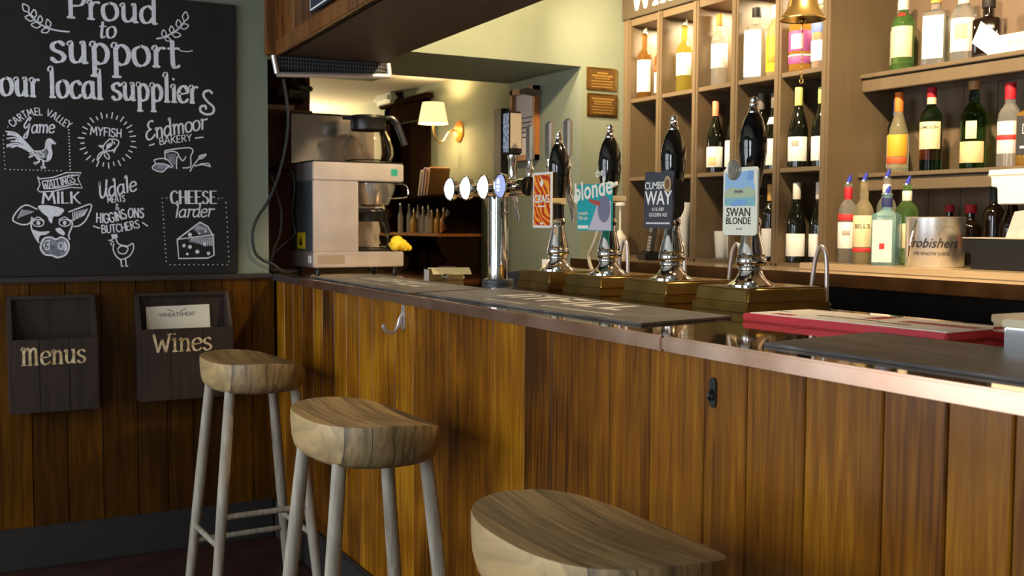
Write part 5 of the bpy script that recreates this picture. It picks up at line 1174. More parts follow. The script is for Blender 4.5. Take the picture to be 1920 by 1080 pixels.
lk(wave, _tc.outputs['Object'], _w.inputs['Vector']); _r = ramp(wave, [(0.30, RGB(196, 52, 18)), (0.5, RGB(226, 92, 22)), (0.8, RGB(250, 168, 50))]); lk(wave, _w.outputs['Fac'], _r.inputs['Fac']); lk(wave, _r.outputs['Color'], _b.inputs['Base Color'])
def clip_crag(t):
    fm = clipfm(0.024, 0.290)
    b = MB(); b.prism(rrect(0.122, 0.180, 0.006), 0, 0.005, fm, 0.001); b.mi = 1; b.prism(rrect(0.106, 0.164, 0.003), 0.005, 0.0055, fm)
    b.mi = 2; b.text('CRAG', 0.037, fm @ T((0, -0.008, 0.0062)), 0.02)
    b.box(-0.028, 0.028, -0.022, -0.018, 0.0056, 0.0062, Mx=fm)
    b.fan([(0.011 * math.cos(a), 0.055 + 0.010 * math.sin(a) + (0.008 if k == 4 else 0)) for k, a in enumerate([2 * PI * k / 16 for k in range(16)])], fm @ T((0, 0, 0.0062)))
    b.box(-0.01, 0.01, -0.078, -0.073, 0.0056, 0.0062, Mx=fm)
    o = b.build('pump_clip', ['white_plastic', wave, 'white_paint'], t, smooth=20); tag(o, 'orange wavy-patterned pump clip'); arm(t, 0.288, 0.03, flat('beige_bracket', 206, 186, 150))
def clip_blonde(t):
    fm = clipfm(0.034, 0.263)
    b = MB(); b.prism(rrect(0.190, 0.140, 0.004), 0, 0.005, fm, 0.001)
    b.mi = 1
    b.fan([(-0.03, -0.068), (0.093, -0.068), (0.093, 0.015), (0.06, 0.03), (0.02, 0.012), (0.0, -0.02)], fm @ T((0, 0, 0.0054)))
    b.mi = 2; b.fan([(0.055 + 0.034 * math.cos(a), -0.005 + 0.040 * math.sin(a)) for a in [2 * PI * k / 22 for k in range(22)]], fm @ T((0, 0, 0.0057)))
    b.mi = 4; b.fan([(0.035, 0.018), (-0.025, 0.026), (-0.03, 0.020), (0.0, 0.008), (0.035, 0.004)], fm @ T((0, 0, 0.0060)))
    b.mi = 3; b.text('blonde', 0.078, fm @ T((-0.004, 0.030, 0.0062)) @ Matrix.Rotation(0.10, 4, 'Z'), 0.022, sx=0.98)
    b.text('the', 0.032, fm @ T((0.03, 0.092, 0.0062)) @ Matrix.Rotation(0.12, 4, 'Z'), 0.02)
    b.text('smooth', 0.017, fm @ T((-0.060, -0.022, 0.0062)), 0.01); b.text('Pale ale', 0.017, fm @ T((-0.060, -0.037, 0.0062)), 0.01)
    b.box(-0.09, -0.03, -0.064, -0.054, 0.0055, 0.006, Mx=fm)
    b.prism([(-0.115, 0.018), (-0.095, 0.012), (-0.085, 0.035), (-0.1, 0.045), (-0.112, 0.040)], 0.0, 0.006, fm); b.prism([(0.095, 0.056), (0.12, 0.064), (0.117, 0.074), (0.095, 0.068)], 0.0, 0.006, fm)
    b.prism([(0.02, 0.068), (0.05, 0.072), (0.09, 0.074), (0.094, 0.068)], 0.0, 0.005, fm)
    o = b.build('pump_clip', [flat('teal_clip', 26, 160, 164), flat('pale_lilac_animal', 196, 186, 196), flat('slate_animal_head', 118, 118, 140), flat('cream_letters', 240, 234, 214), flat('rust_beak', 176, 76, 66)], t, smooth=20); tag(o, 'teal pump clip with cream lettering'); arm(t, 0.288, 0.10, flat('beige_bracket', 206, 186, 150))
def clip_way(t):
    fm = clipfm(0.039, 0.280)
    b = MB(); b.prism([(-0.066, -0.076), (0.060, -0.078), (0.066, -0.02), (0.062, 0.03), (0.070, 0.076), (0.03, 0.080), (0.0, 0.074), (-0.03, 0.079), (-0.064, 0.077), (-0.068, 0.0)], 0, 0.006, fm, 0.001)
    b.mi = 1; b.text('CUMBRIA', 0.028, fm @ T((-0.004, 0.030, 0.0065)), 0.012, sx=0.98); b.text('WAY', 0.052, fm @ T((0.0, -0.012, 0.0065)), 0.02, sx=1.0)
    b.text('4.1% ABV', 0.014, fm @ T((0, -0.030, 0.0065)), 0.01); b.text('GOLDEN ALE', 0.014, fm @ T((0, -0.045, 0.0065)), 0.01); [b.box(-0.055 + k * 0.0085, -0.049 + k * 0.0085, -0.066, -0.061, 0.006, 0.0065, Mx=fm) for k in range(13)]
    o = b.build('pump_clip', [flat('charcoal_clip', 62, 62, 72), 'white_paint'], t, smooth=20); tag(o, 'charcoal pump clip')
    b = MB(); b.prism([(0.016 * math.cos(a), 0.022 * math.sin(a)) for a in [2 * PI * k / 24 for k in range(24)]], 0.0072, 0.0095, fm @ T((0.045, 0.042, 0)), 0.0005); b.mi = 1; b.prism([(0.0095 * math.cos(a), 0.014 * math.sin(a)) for a in [2 * PI * k / 24 for k in range(24)]], 0.0095, 0.0100, fm @ T((0.045, 0.042, 0)))
    o = b.build('tag', [flat('pale_wood_tag', 186, 160, 116), flat('tag_emblem', 120, 84, 56)], t); tag(o, 'small oval wooden tag')
    b = MB(); b.prism([(-0.045, -0.05), (0.03, -0.055), (0.045, -0.03), (0.045, 0.03), (0.03, 0.055), (-0.03, 0.05)], -0.016, 0.016, frame((0.022, -0.03, 0.285), (0, 1, 0), (0, 0, 1)), 0.004); b.build('clip_bracket', 'black_plastic', t)
def clip_swan(t):
    fm = clipfm(0.045, 0.271)
    b = MB(); b.prism(rrect(0.128, 0.166, 0.012), 0, 0.006, fm, 0.001)
    pf_ = fm @ T((0, 0, 0.0064))
    b.mi = 1; b.fan([(-0.056, 0.070), (0.040, 0.074), (0.056, 0.030), (0.04, 0.02), (-0.056, 0.022)], pf_)
    b.mi = 2; b.fan([(-0.056, 0.026), (-0.03, 0.036), (0.0, 0.030), (0.035, 0.036), (0.056, 0.024), (0.056, 0.008), (-0.056, 0.006)], pf_ @ T((0, 0, 0.0003)))
    b.mi = 3; b.fan([(-0.056, 0.008), (0.056, 0.010), (0.056, -0.012), (-0.056, -0.010)], pf_ @ T((0, 0, 0.0006)))
    b.mi = 5; b.fan([(-0.035, -0.006), (-0.01, 0.004), (0.03, 0.0), (0.02, -0.010), (-0.03, -0.012)], pf_ @ T((0, 0, 0.0009))); b.fan([(0.026, 0.050), (0.05, 0.052), (0.048, 0.074), (0.030, 0.072)], pf_ @ T((0, 0, 0.0004)))
    b.mi = 4; b.text('SWAN', 0.031, pf_ @ T((-0.004, -0.037, 0.0008)), 0.004); b.text('BLONDE', 0.024, pf_ @ T((-0.004, -0.056, 0.0008)), 0.002); b.text('4% ABV', 0.007, pf_ @ T((0.0, -0.070, 0.0008)), 0.0)
    b.mi = 6; b.text('SWAN', 0.011, pf_ @ T((-0.004, 0.020, 0.0012)), 0.02)
    o = b.build('pump_clip', [flat('ivory_clip', 232, 232, 214), flat('watercolour_sky', 150, 190, 226), flat('watercolour_hill', 178, 194, 160), flat('watercolour_lake', 130, 186, 194), 'black_ink', flat('watercolour_blue', 124, 166, 220), flat('plum_print', 120, 84, 100)], t, smooth=20); tag(o, 'ivory watercolour pump clip')
    b = MB(); b.lathe([(0.026, 0.007), (0.026, 0.010), (0.024, 0.012), (0.022, 0.011), (0.013, 0.011), (0.012, 0.0125), (0, 0.0125)], 32, fm @ T((-0.022, 0.078, 0)), cap=False); b.build('medal', mat('nickel_medal', RGB(168, 160, 146), 0.3, 0.7), t)
    arm(t, 0.295, 0.06, 'black_plastic')
pump('beer hand pump with orange wavy-patterned clip, next to the chrome font', 1.321, clip_crag)
pump('beer hand pump with teal clip and grey animal head', 1.625, clip_blonde)
pump('beer hand pump with charcoal clip and bold white lettering', 1.945, clip_way, -0.06)
pump('beer hand pump with ivory watercolour clip and round medal, nearest the camera', 2.276, clip_swan, -0.060, hz=0.018)
b = MB(); b.tube(spline([(1.275, 0.80, 1.33), (1.245, 0.80, 1.275), (1.223, 0.80, 1.24), (1.196, 0.80, 1.202), (1.210, 0.80, 1.165), (1.25, 0.795, 1.135), (1.30, 0.785, 1.106)], 6), 0.006, 10); o = b.build('beer_hose', flat('cream_hose', 214, 204, 176)); tag(o, 'cream plastic hose curving up behind the teal pump clip', 'hose')

# ================================================================== things lying on the bar
def bar_mat(label, pts, strokes, arrow=False):
    z = 1.1004; cx = sum(p[0] for p in pts) / 4; cyy = sum(p[1] for p in pts) / 4
    t = thing('bar_mat', label, 'bar mat', (cx, cyy, z), 0, 'charcoal bar mats')
    b = MB(); b.prism([(p[0] - cx, p[1] - cyy) for p in pts], 0, 0.0055, None, 0.0012); m_ = b.build('mat_pad', 'mat_slate', t)
    b = MB()
    o0 = Vector((pts[0][0] - cx, pts[0][1] - cyy, 0.0058)); ux = Vector((pts[1][0] - pts[0][0], pts[1][1] - pts[0][1], 0)); uy = Vector((pts[3][0] - pts[0][0], pts[3][1] - pts[0][1], 0))
    for S in strokes: b.sheet([tuple(o0 + ux * s + uy * v) for s, v in S])
    b.build('print', flat('chalky_mat_print', 206, 202, 194), m_, smooth=0, recalc=False)
    if arrow:
        b = MB(); b.sheet([tuple(o0 + ux * s + uy * v) for s, v in ((0.455, 0.34), (0.50, 0.62), (0.525, 0.62), (0.49, 0.42), (0.60, 0.42), (0.60, 0.34))]); b.build('arrow_print', 'white_paint', m_, smooth=0, recalc=False)
def slab(s0, s1, v0, v1, k=0.0): return [(s0, v0), (s1, v0), (s1 + k, v1), (s0 + k, v1)]
big = [slab(0.23, 0.26, 0.42, 0.80, 0.02), slab(0.29, 0.315, 0.42, 0.80, 0.02), slab(0.315, 0.36, 0.74, 0.82, 0), slab(0.36, 0.385, 0.42, 0.80, 0.02), slab(0.42, 0.45, 0.42, 0.80, 0.02), slab(0.45, 0.52, 0.56, 0.64), slab(0.45, 0.53, 0.74, 0.82), slab(0.54, 0.565, 0.42, 0.80, 0.02), slab(0.59, 0.66, 0.42, 0.50), slab(0.60, 0.67, 0.72, 0.80), slab(0.595, 0.62, 0.50, 0.72, 0.01), slab(0.69, 0.715, 0.42, 0.80, 0.02), slab(0.715, 0.77, 0.42, 0.50)]
def fine(s0, s1, v): return [slab(s0 + k * 0.018, s0 + k * 0.018 + random.uniform(0.006, 0.014), v, v + 0.05) for k in range(int((s1 - s0) / 0.018))]
bar_mat('charcoal bar mat nearest the coffee machine', [(0.36, 0.055), (1.405, 0.030), (1.320, 0.335), (0.33, 0.345)], big + fine(0.3, 0.7, 0.2))
bar_mat('charcoal bar mat in front of the hand pumps', [(1.443, 0.046), (2.526, 0.088), (2.464, 0.385), (1.325, 0.392)], big + fine(0.55, 0.85, 0.18) + fine(0.3, 0.5, 0.14))
bar_mat('charcoal bar mat nearest the camera, white arrow at its edge', [(2.923, 0.072), (4.05, 0.10), (4.00, 0.415), (2.870, 0.400)], fine(0.44, 0.56, 0.16) + fine(0.46, 0.6, 0.24), True)
# red and white bar runner
rn = thing('bar_runner', 'red and white rubber bar runner lying at the back of the bar', 'bar runner', (2.513, 0.372, 1.1004), math.atan2(0.040, 0.515))
b = MB(); b.box(0, 0.52, 0, 0.215, 0, 0.016, 0.003); b.build('runner_pad', 'red', rn)
b = MB(); b.box(0.008, 0.512, 0.016, 0.207, 0.0155, 0.0175, 0.0005); b.mi = 1
for k in range(26): b.box(0.012 + k * 0.0075, 0.0145 + k * 0.0075, 0.190, 0.188, 0.0175, 0.0182) if k < 12 else None
for k in range(16): b.box(0.330 + k * 0.011, 0.334 + k * 0.011, 0.110, 0.150, 0.0175, 0.0182)
for k in range(6): b.box(0.06 + k * 0.010, 0.064 + k * 0.010, 0.03, 0.055, 0.0175, 0.0182)
for k in range(4): b.box(0.235 + k * 0.011, 0.240 + k * 0.011, 0.120, 0.195, 0.0175, 0.0182)
b.mi = 2; b.box(0.14, 0.30, 0.085, 0.092, 0.0175, 0.0182); b.box(0.31, 0.39, 0.070, 0.077, 0.0175, 0.0182); b.box(0.02, 0.05, 0.1, 0.104, 0.0175, 0.0182)
b.build('white_face', ['white_plastic', 'red', 'black_ink'], rn, smooth=30)
# chamfered napkin box at the right
nb = thing('napkin_box', 'chrome sided box with chamfered brass coloured lid at right of the bar', 'box', (3.10, 0.40, 1.1004))
P = [(0.062, 0.0), (0.50, 0.02), (0.50, 0.33), (0.05, 0.32), (-0.018, 0.24), (-0.018, 0.075)]
b = MB(); b.prism(P, 0, 0.040, None, 0.002); b.build('box_body', 'chrome', nb)
b = MB(); b.prism([(x * 1.0 + (-0.003 if x < 0.2 else 0.003), y + (-0.003 if y < 0.1 else 0.003)) for x, y in P], 0.040, 0.054, None, 0.002); b.mi = 1
letter(b, 'po', 'script', [(0.13, 0.06), (0.23, 0.065)], 0.028, 0.2, T((0, 0, 0.0544)))
b.build('lid', [mottled('pale_brass_lid', RGB(196, 180, 140), RGB(214, 198, 156), 20, 0.3), 'ink'], nb)
# clear menu holder with a leaflet, corkscrew end
mh = thing('leaflet_holder', 'clear acrylic holder with a yellow and white leaflet beside the font', 'leaflet holder', (0.80, 0.44, 1.1003), -0.28)
b = MB(); b.prism([(-0.09, 0.0), (-0.04, 0.048), (0.05, 0.052), (0.10, 0.032), (0.10, 0.029), (0.05, 0.048), (-0.038, 0.044), (-0.087, -0.0)], -0.07, 0.07, frame((0, 0, 0.001), (1, 0, 0), (0, 0, 1)) , 0.0); b.mi = 1
b.prism([(-0.05, 0.0450), (0.0, 0.0495), (0.0, 0.0515), (-0.05, 0.0500)], -0.03, 0.03, frame((0, 0, 0.0025), (1, 0, 0), (0, 0, 1)))
b.build('leaflet', [flat('yellow_leaflet', 226, 208, 150), flat('plum_leaflet_print', 110, 84, 110)], mh, smooth=20)
b = MB(); b.box(-0.055, 0.055, -0.082, -0.079, 0, 0.043); b.build('acrylic_front', mat('frosted_acrylic', (0.85, 0.86, 0.86, 1), 0.2, 0.0, **{'Alpha': 0.75}), mh, smooth=0)
b = MB(); b.lathe([(0.008, 0), (0.012, 0.01), (0.012, 0.03), (0.006, 0.04), (0.006, 0.06), (0, 0.06)], 14, frame((0.10, -0.03, 0.022), (0, 1, 0), (0, 0, 1)), cap=False); b.build('end_knob', 'chrome', mh)
cdt = MB(); cdt.box(-0.045, 0.045, -0.03, 0.03, 0, 0.004, 0.001); o = cdt.build('price_card', 'paper', smooth=0); o.location = (0.50, 0.60, 1.1003); tag(o, 'small pale card lying flat behind the leaflet holder', 'card')
cds = MB(); cds.box(-0.030, 0.030, 0, 0.002, 0, 0.085); cds.mi = 1; cds.box(-0.022, 0.010, -0.0006, 0, 0.018, 0.045); o = cds.build('tent_card', ['white_plastic', 'red'], smooth=0); o.location = (1.03, 0.74, 1.1003); o.rotation_euler = (0, 0, 0.9); tag(o, 'small white and red card standing behind the orange pump clip', 'card')
trm = thing('card_reader', 'dark card reader lying behind the chrome font', 'card reader', (0.92, 0.70, 1.1003), 0.4)
b = MB(); b.prism([(-0.08, 0.0), (0.08, 0.0), (0.08, 0.02), (0.03, 0.045), (-0.08, 0.03)], -0.04, 0.04, frame((0, 0, 0), (1, 0, 0), (0, 0, 1)), 0.006); b.build('reader_body', 'black_plastic', trm)

# ================================================================== back counter with coolers
bc = thing('back_counter', 'back bar counter with bright polished top above black coolers', 'counter', (0.0, 1.45, 0.0))
b = MB(); b.box(0.003, 5.4, 0.006, 0.69, 1.118, 1.150); b.build('top', 'counter', bc, smooth=0)
b = MB(); b.box(0.003, 5.4, 0.0, 0.012, 1.106, 1.1505, 0.003); b.build('front_edge', 'counter_edge', bc)
b = MB(); b.box(1.3725, 5.4, 0.165, 0.69, 1.150, 1.175, 0.003); b.build('raised_step', 'counter', bc)
b = MB(); b.box(0.003, 5.4, 0.07, 0.69, 0.0, 1.118); b.build('carcass', 'black_cooler', bc, smooth=0)
for k in range(5):
    x = 0.15 + k * 1.02
    c = thing('bottle_cooler', 'black under-counter bottle cooler, %s' % ['by the left wall', 'behind the orange and teal pump clips', 'behind the two nearest pumps', 'behind the red bar runner', 'at the near end of the back counter'][k], 'bottle cooler', (x, 1.49, 0.0), 0, 'coolers under the back counter')
    b = MB(); b.box(0, 1.0, -0.02, 0.028, 0.06, 1.0, 0.004); b.build('cooler_body', 'black_cooler', c)
    for s in (0, 1):
        b = MB(); b.box(0.02 + s * 0.485, 0.495 + s * 0.485, -0.045, -0.021, 0.10, 0.88, 0.004); d_ = b.build('door', 'black_cooler', c)
        b = MB(); b.box(0.02 + s * 0.485, 0.495 + s * 0.485, -0.060, -0.045, 0.845, 0.862, 0.003); b.build('handle', 'dark_grey', d_)
    b = MB(); b.box(0.02, 0.98, -0.035, -0.021, 0.90, 0.985, 0.003); b.build('top_grille', 'dark_grey' if False else 'black_plastic', c)

# ================================================================== wine pigeonholes and the spirit bay
ws = thing('wine_shelf_unit', 'taupe painted pigeonhole shelves holding wine bottles', 'shelf', (0.0, 1.745, 1.150))
def zz(z): return z - 1.150
for x0, x1, dd in ((0.003, 0.063, 0.0), (0.273, 0.314, 0), (0.542, 0.583, 0), (0.804, 0.848, 0), (1.070, 1.110, 0), (1.330, 1.371, 0)):
    b = MB(); b.box(x0, x1, 0.0 + dd, 0.38, 0.0, zz(2.295) if x0 < 1.3 else zz(2.59), 0.002)
    if x1 - x0 < 0.05 or x0 < 0.1: b.box(x0 + 0.012, x1 - 0.012, -0.004, 0.002, 0.0, zz(2.295), 0.0015)
    b.build('upright', 'shelf_paint', ws)
gx_ = [(0.063, 0.273), (0.314, 0.542), (0.583, 0.804), (0.848, 1.070), (1.110, 1.330)]
for z0, z1 in ((1.150, 1.165), (1.522, 1.540), (1.896, 1.915), (2.262, 2.295)):
    for a, c in gx_:
        b = MB(); b.box(a, c, 0.004, 0.38, zz(z0), zz(z1), 0.0015); b.build('shelf_board', 'shelf_paint', ws)
b = MB(); b.box(0.003, 1.371, 0.38, 0.40, 0.0, zz(2.59)); b.build('back_panel', 'shelf_paint', ws, smooth=0)
b = MB(); b.box(0.003, 1.330, 0.0, 0.012, 0.0, 0.010); b.build('plinth', 'shelf_paint', ws, smooth=0)
sgn = thing('wines_sign', 'olive brown sign board with white Wines lettering above pigeonholes', 'sign', (0.0, 1.735, 2.297))
b = MB(); b.box(0.0, 1.330, 0.0, 0.022, 0.0, 0.29, 0.002); b.build('sign_board', 'sign_taupe', sgn)
b = MB(); letter(b, 'Wines', 'pen', [(0.085, 0.036), (0.62, 0.036)], 0.105, 0.0, frame((0, -0.0006, 0), (1, 0, 0), (0, 0, 1)), weight=1.1); b.build('lettering', 'white_paint', sgn, smooth=0, recalc=False)
bay = thing('spirit_shelf_unit', 'taupe bay of two long shelves for spirit bottles', 'shelf', (1.371, 1.90, 1.175))
b = MB(); b.box(0.0, 4.0, 0.232, 0.247, 0.0, 1.41)
for k in range(28): b.box(0.004 + k * 0.145, 0.147 + k * 0.145, 0.224, 0.233, 0.0, 0.655, 0.002, seg=1)
b.build('back_panel', 'shelf_back', bay, smooth=0)
for zt, th in ((1.888, 0.016), (1.512, 0.016)):
    b = MB(); b.box(0.0, 4.0, 0.004, 0.224, zt - th - 1.175, zt - 1.175, 0.002); sb = b.build('shelf_board', 'shelf_paint', bay)
    b = MB(); b.box(0.0, 4.0, 0.016, 0.036, zt - 0.066 - 1.175, zt - th - 0.004 - 1.175, 0.002); b.build('shelf_fascia', 'shelf_paint', sb)

# ================================================================== bottles
def bent(b0, s, size, R, ang, z, m=0.0, sx=1.0, shear=0.0):
    """printed words wrapped round a bottle of radius R, facing angle ang"""
    t = MB(); t.text(s, size, None, m, sx=sx, shear=shear)
    for v in t.bm.verts:
        a = ang + v.co.x / R
        v.co = Vector((R * math.cos(a), R * math.sin(a), z + v.co.y))
    b0.merge(t.bm)
PROF = {
 'bordeaux': [(0.90, 0.0), (1.0, 0.012), (1.0, 0.60), (0.97, 0.64), (0.80, 0.69), (0.50, 0.735), (0.39, 0.76), (0.37, 0.80), (0.36, 0.955), (0.40, 0.96), (0.40, 0.985), (0.34, 0.99)],
 'burgundy': [(0.90, 0.0), (1.0, 0.012), (1.0, 0.42), (0.96, 0.50), (0.82, 0.58), (0.62, 0.655), (0.45, 0.72), (0.37, 0.78), (0.35, 0.955), (0.39, 0.96), (0.39, 0.985), (0.33, 0.99)],
 'spirit': [(0.92, 0.0), (1.0, 0.012), (1.0, 0.62), (0.95, 0.67), (0.78, 0.715), (0.52, 0.755), (0.38, 0.785), (0.36, 0.82), (0.36, 0.94), (0.40, 0.945), (0.40, 0.965), (0.33, 0.97)],
 'whisky': [(0.92, 0.0), (1.0, 0.012), (1.0, 0.56), (0.96, 0.62), (0.80, 0.68), (0.55, 0.73), (0.42, 0.76), (0.45, 0.80), (0.45, 0.84), (0.37, 0.88), (0.36, 0.955), (0.36, 0.97)],
 'bulb': [(0.86, 0.0), (0.95, 0.012), (1.0, 0.28), (0.97, 0.42), (0.80, 0.55), (0.55, 0.66), (0.40, 0.73), (0.36, 0.80), (0.36, 0.955), (0.40, 0.96), (0.40, 0.98), (0.33, 0.985)],
}
def bottle(label, x, y, z, H, R, shape, gm, labels=(), cap=None, words=(), pour=None, group=None, name='wine_bottle', face=-1.08, liquid=None, neck=None):
    """labels: (z0, z1, colour material, half angle); cap: (material, z0, z1, widen); words: (text, size, z, material)"""
    t = thing(name, label, 'bottle', (x, y, z), 0, group)
    sq = shape.startswith('square')
    top = 0.0
    b = MB()
    if sq:
        hb = 0.66 * H if shape == 'square' else 0.70 * H
        w = R; n = 16
        prof = [(0.97, 0.0), (1.0, 0.01), (1.0, hb / H - 0.03), (0.93, hb / H), (0.62, hb / H + 0.035), (0.42, hb / H + 0.06), (0.40, hb / H + 0.09), (0.40, 0.955), (0.45, 0.96), (0.45, 0.985), (0.36, 0.99)]
        rings = []
        for r, q in prof:
            e = 7.0 if q < hb / H + 0.005 else (3.0 if q < hb / H + 0.05 else 2.0)
            ring = []
            for k in range(40):
                a = 2 * PI * k / 40 + face + PI / 2; c_, s_ = math.cos(2 * PI * k / 40), math.sin(2 * PI * k / 40)
                X = math.copysign(abs(c_) ** (2 / e), c_) * w * r; Y = math.copysign(abs(s_) ** (2 / e), s_) * w * r
                cf, sf = math.cos(face + PI / 2), math.sin(face + PI / 2)
                ring.append(b.bm.verts.new((X * cf - Y * sf, X * sf + Y * cf, q * H)))
            rings.append(ring)
        for A, B in zip(rings, rings[1:]):
            for k in range(40): b.bm.faces.new((A[k], A[(k + 1) % 40], B[(k + 1) % 40], B[k]))
        b.bm.faces.new(rings[0][::-1]); b.bm.faces.new(rings[-1])
        nr = 0.42 * R
    else:
        b.lathe([(r * R, q * H) for r, q in PROF[shape]], 36); nr = 0.38 * R
    b.build('bottle_body', gm, t, smooth=40)
    if liquid:
        pass
    if labels or words:
        b = MB(); mats_ = []
        for li, (z0, z1, m_, ha) in enumerate(labels):
            if isinstance(z0, tuple):
                (r0, q0), (r1, q1) = z0, z1
                nb_ = MB(); nb_.lathe([(r0 * R + 0.0006, q0 * H), (r1 * R + 0.0006, q1 * H)], 30, None, False, 2 * ha, face - ha); nb_.build('neck_label', m_, t, smooth=60, recalc=False); continue
            if m_ not in mats_: mats_.append(m_)
            b.mi = mats_.index(m_)
            if sq:
                fm = Rz(face + PI / 2); w_ = R * min(0.92, ha)
                b.box(-w_, w_, -R - 0.0012 - 0.0003 * li, -R - 0.0004, z0 * H, z1 * H, Mx=fm)
            else:
                rr = R + 0.0006 + 0.0004 * li
                if isinstance(z0, tuple):
                    (r0, q0), (r1, q1) = z0, z1
                    b.lathe([(r0 * R + 0.0006, q0 * H), (r1 * R + 0.0006, q1 * H)], 30, None, False, 2 * ha, face - ha)
                else: b.lathe([(rr, z0 * H), (rr + 0.0003, z0 * H + 0.0005), (rr + 0.0003, z1 * H - 0.0005), (rr, z1 * H)], 30, None, False, 2 * ha, face - ha)
        for s, size, zq, m_ in words:
            if m_ not in mats_: mats_.append(m_)
            b.mi = mats_.index(m_)
            if sq: b.text(s, size, Rz(face + PI / 2) @ frame((0, -R - 0.0018, zq * H), (1, 0, 0), (0, 0, 1)), 0.01)
            else: bent(b, s, size, R + 0.0015, face, zq * H, 0.01)
        b.build('label', mats_, t, smooth=60, recalc=False)
    if cap:
        m_, z0, z1, wd = cap
        b = MB(); r = nr * wd
        b.lathe([(r * 0.98, z0 * H), (r, z0 * H + 0.001), (r, z1 * H - 0.002), (r * 0.92, z1 * H), (0, z1 * H)], 24, cap=False); b.build('capsule', m_, t)
    if pour:
        b = MB(); b.lathe([(nr * 0.75, 0.965 * H), (nr * 1.05, 0.975 * H), (nr * 1.05, 0.99 * H), (nr * 0.5, H)], 18); b.build('stopper', 'chrome', t)
        b = MB(); b.tube([(0, 0, 0.99 * H), (0.003, 0.002, H + 0.010), (0.009, 0.004, H + 0.024)], [0.0085, 0.008, 0.003], 12); b.build('pourer', pour, t)
    return t
wl_ = flat('white_label', 238, 236, 230); cr = flat('cream_label', 232, 214, 170)
for nm_, c_ in (('orange_cap', (226, 120, 40)), ('salmon_capsule', (226, 150, 108)), ('pale_green_capsule', (196, 202, 120)), ('white_capsule', (226, 220, 208)), ('grey_capsule', (110, 104, 98)), ('purple_label', (150, 70, 130)), ('orange_label', (232, 130, 20)), ('pale_blue_label', (190, 214, 240)), ('yellow_label', (238, 196, 40)), ('red_cap', (178, 24, 40)), ('gold_cap', (206, 160, 84)), ('blue_cap', (110, 130, 190)), ('cork_cap', (150, 110, 70)), ('black_label', (26, 24, 24)), ('amber_label', (236, 160, 40)), ('rust_label', (186, 84, 40)), ('blue_pourer', (44, 56, 170)), ('navy_print', (50, 56, 110)), ('pink_label', (236, 216, 210)), ('red_print', (196, 50, 50)), ('grey_label', (176, 166, 150)), ('tan_label', (224, 190, 140)), ('silver_cap', (190, 186, 176))):
    flat(nm_, *c_)
G1 = 'wine bottles in the pigeonholes'; G2 = 'spirit bottles on the shelves'; G3 = 'bottles on the back counter'
z1_, z2_, z3_ = 1.9155, 1.5405, 1.1655
DK = 'wine_dark'
WORDS_ = 'black_ink'
# upper row of pigeonholes
bottle('amber wine bottle with white label, top row, first pigeonhole from left', 0.100, 1.800, z1_, 0.315, 0.034, 'bordeaux', 'wine_amber', [(0.10, 0.58, 'white_label', 1.5)], None, [], 'silver_cap', G1)
bottle('amber wine bottle half hidden at right of the first top pigeonhole', 0.172, 1.850, z1_, 0.30, 0.034, 'bordeaux', 'wine_amber', [(0.08, 0.40, 'white_label', 1.5), (0.42, 0.5, 'rust_label', 1.2)], None, [], 'silver_cap', G1)
bottle('olive green wine bottle with white label, top row, second pigeonhole', 0.345 + 0.02, 1.835, z1_, 0.315, 0.035, 'bordeaux', 'wine_olive', [(0.26, 0.58, 'white_label', 1.5)], None, [], 'silver_cap', G1)
bottle('clear bottle with orange cap, top row, third pigeonhole', 0.618, 1.835, z1_, 0.325, 0.036, 'spirit', 'clear_bottle', [(0.26, 0.58, 'white_label', 1.6)], ('orange_cap', 0.83, 0.985, 1.15), [], None, G1, 'spirit_bottle')
bottle('wide clear bottle with pale blue label, top row, fourth pigeonhole', 0.858 + 0.04, 1.800, z1_, 0.300, 0.042, 'square2', 'clear_bottle', [(0.03, 0.52, 'pale_blue_label', 0.88), (0.36, 0.66, 'white_label', 0.86)], ('black_label', 0.86, 0.985, 1.1), [], None, G1, 'spirit_bottle')
bottle('slim bottle with yellow label at right of the fourth top pigeonhole', 0.975, 1.830, z1_, 0.30, 0.033, 'spirit', 'pale_gold_spirit', [(0.08, 0.56, 'yellow_label', 1.5), (0.2, 0.3, 'orange_label', 0.6)], ('white_capsule', 0.80, 0.985, 1.2), [], None, G1, 'spirit_bottle')
bottle('rum bottle with purple and orange label below the bell', 1.162, 1.795, z1_, 0.285, 0.044, 'spirit', 'amber_spirit', [(0.10, 0.20, 'purple_label', 1.5), (0.27, 0.55, 'purple_label', 1.5), (0.30, 0.50, 'pink_label', 0.55), (0.205, 0.225, 'white_label', 1.5)], ('silver_cap', 0.84, 0.985, 1.1), [], None, G1, 'spirit_bottle')
bottle('clear bottle with blue neck label at right of the fifth top pigeonhole', 1.258, 1.810, z1_, 0.30, 0.036, 'spirit', 'clear_bottle', [(0.10, 0.36, 'pale_blue_label', 1.4), (0.46, 0.58, 'blue_cap', 1.5)], ('white_capsule', 0.83, 0.985, 1.1), [], None, G1, 'spirit_bottle')
bottle('brown bottle in the shade at left of the fifth top pigeonhole', 1.145, 1.955, z1_, 0.25, 0.033, 'bordeaux', 'amber_spirit', [], None, [], None, G1, 'spirit_bottle')
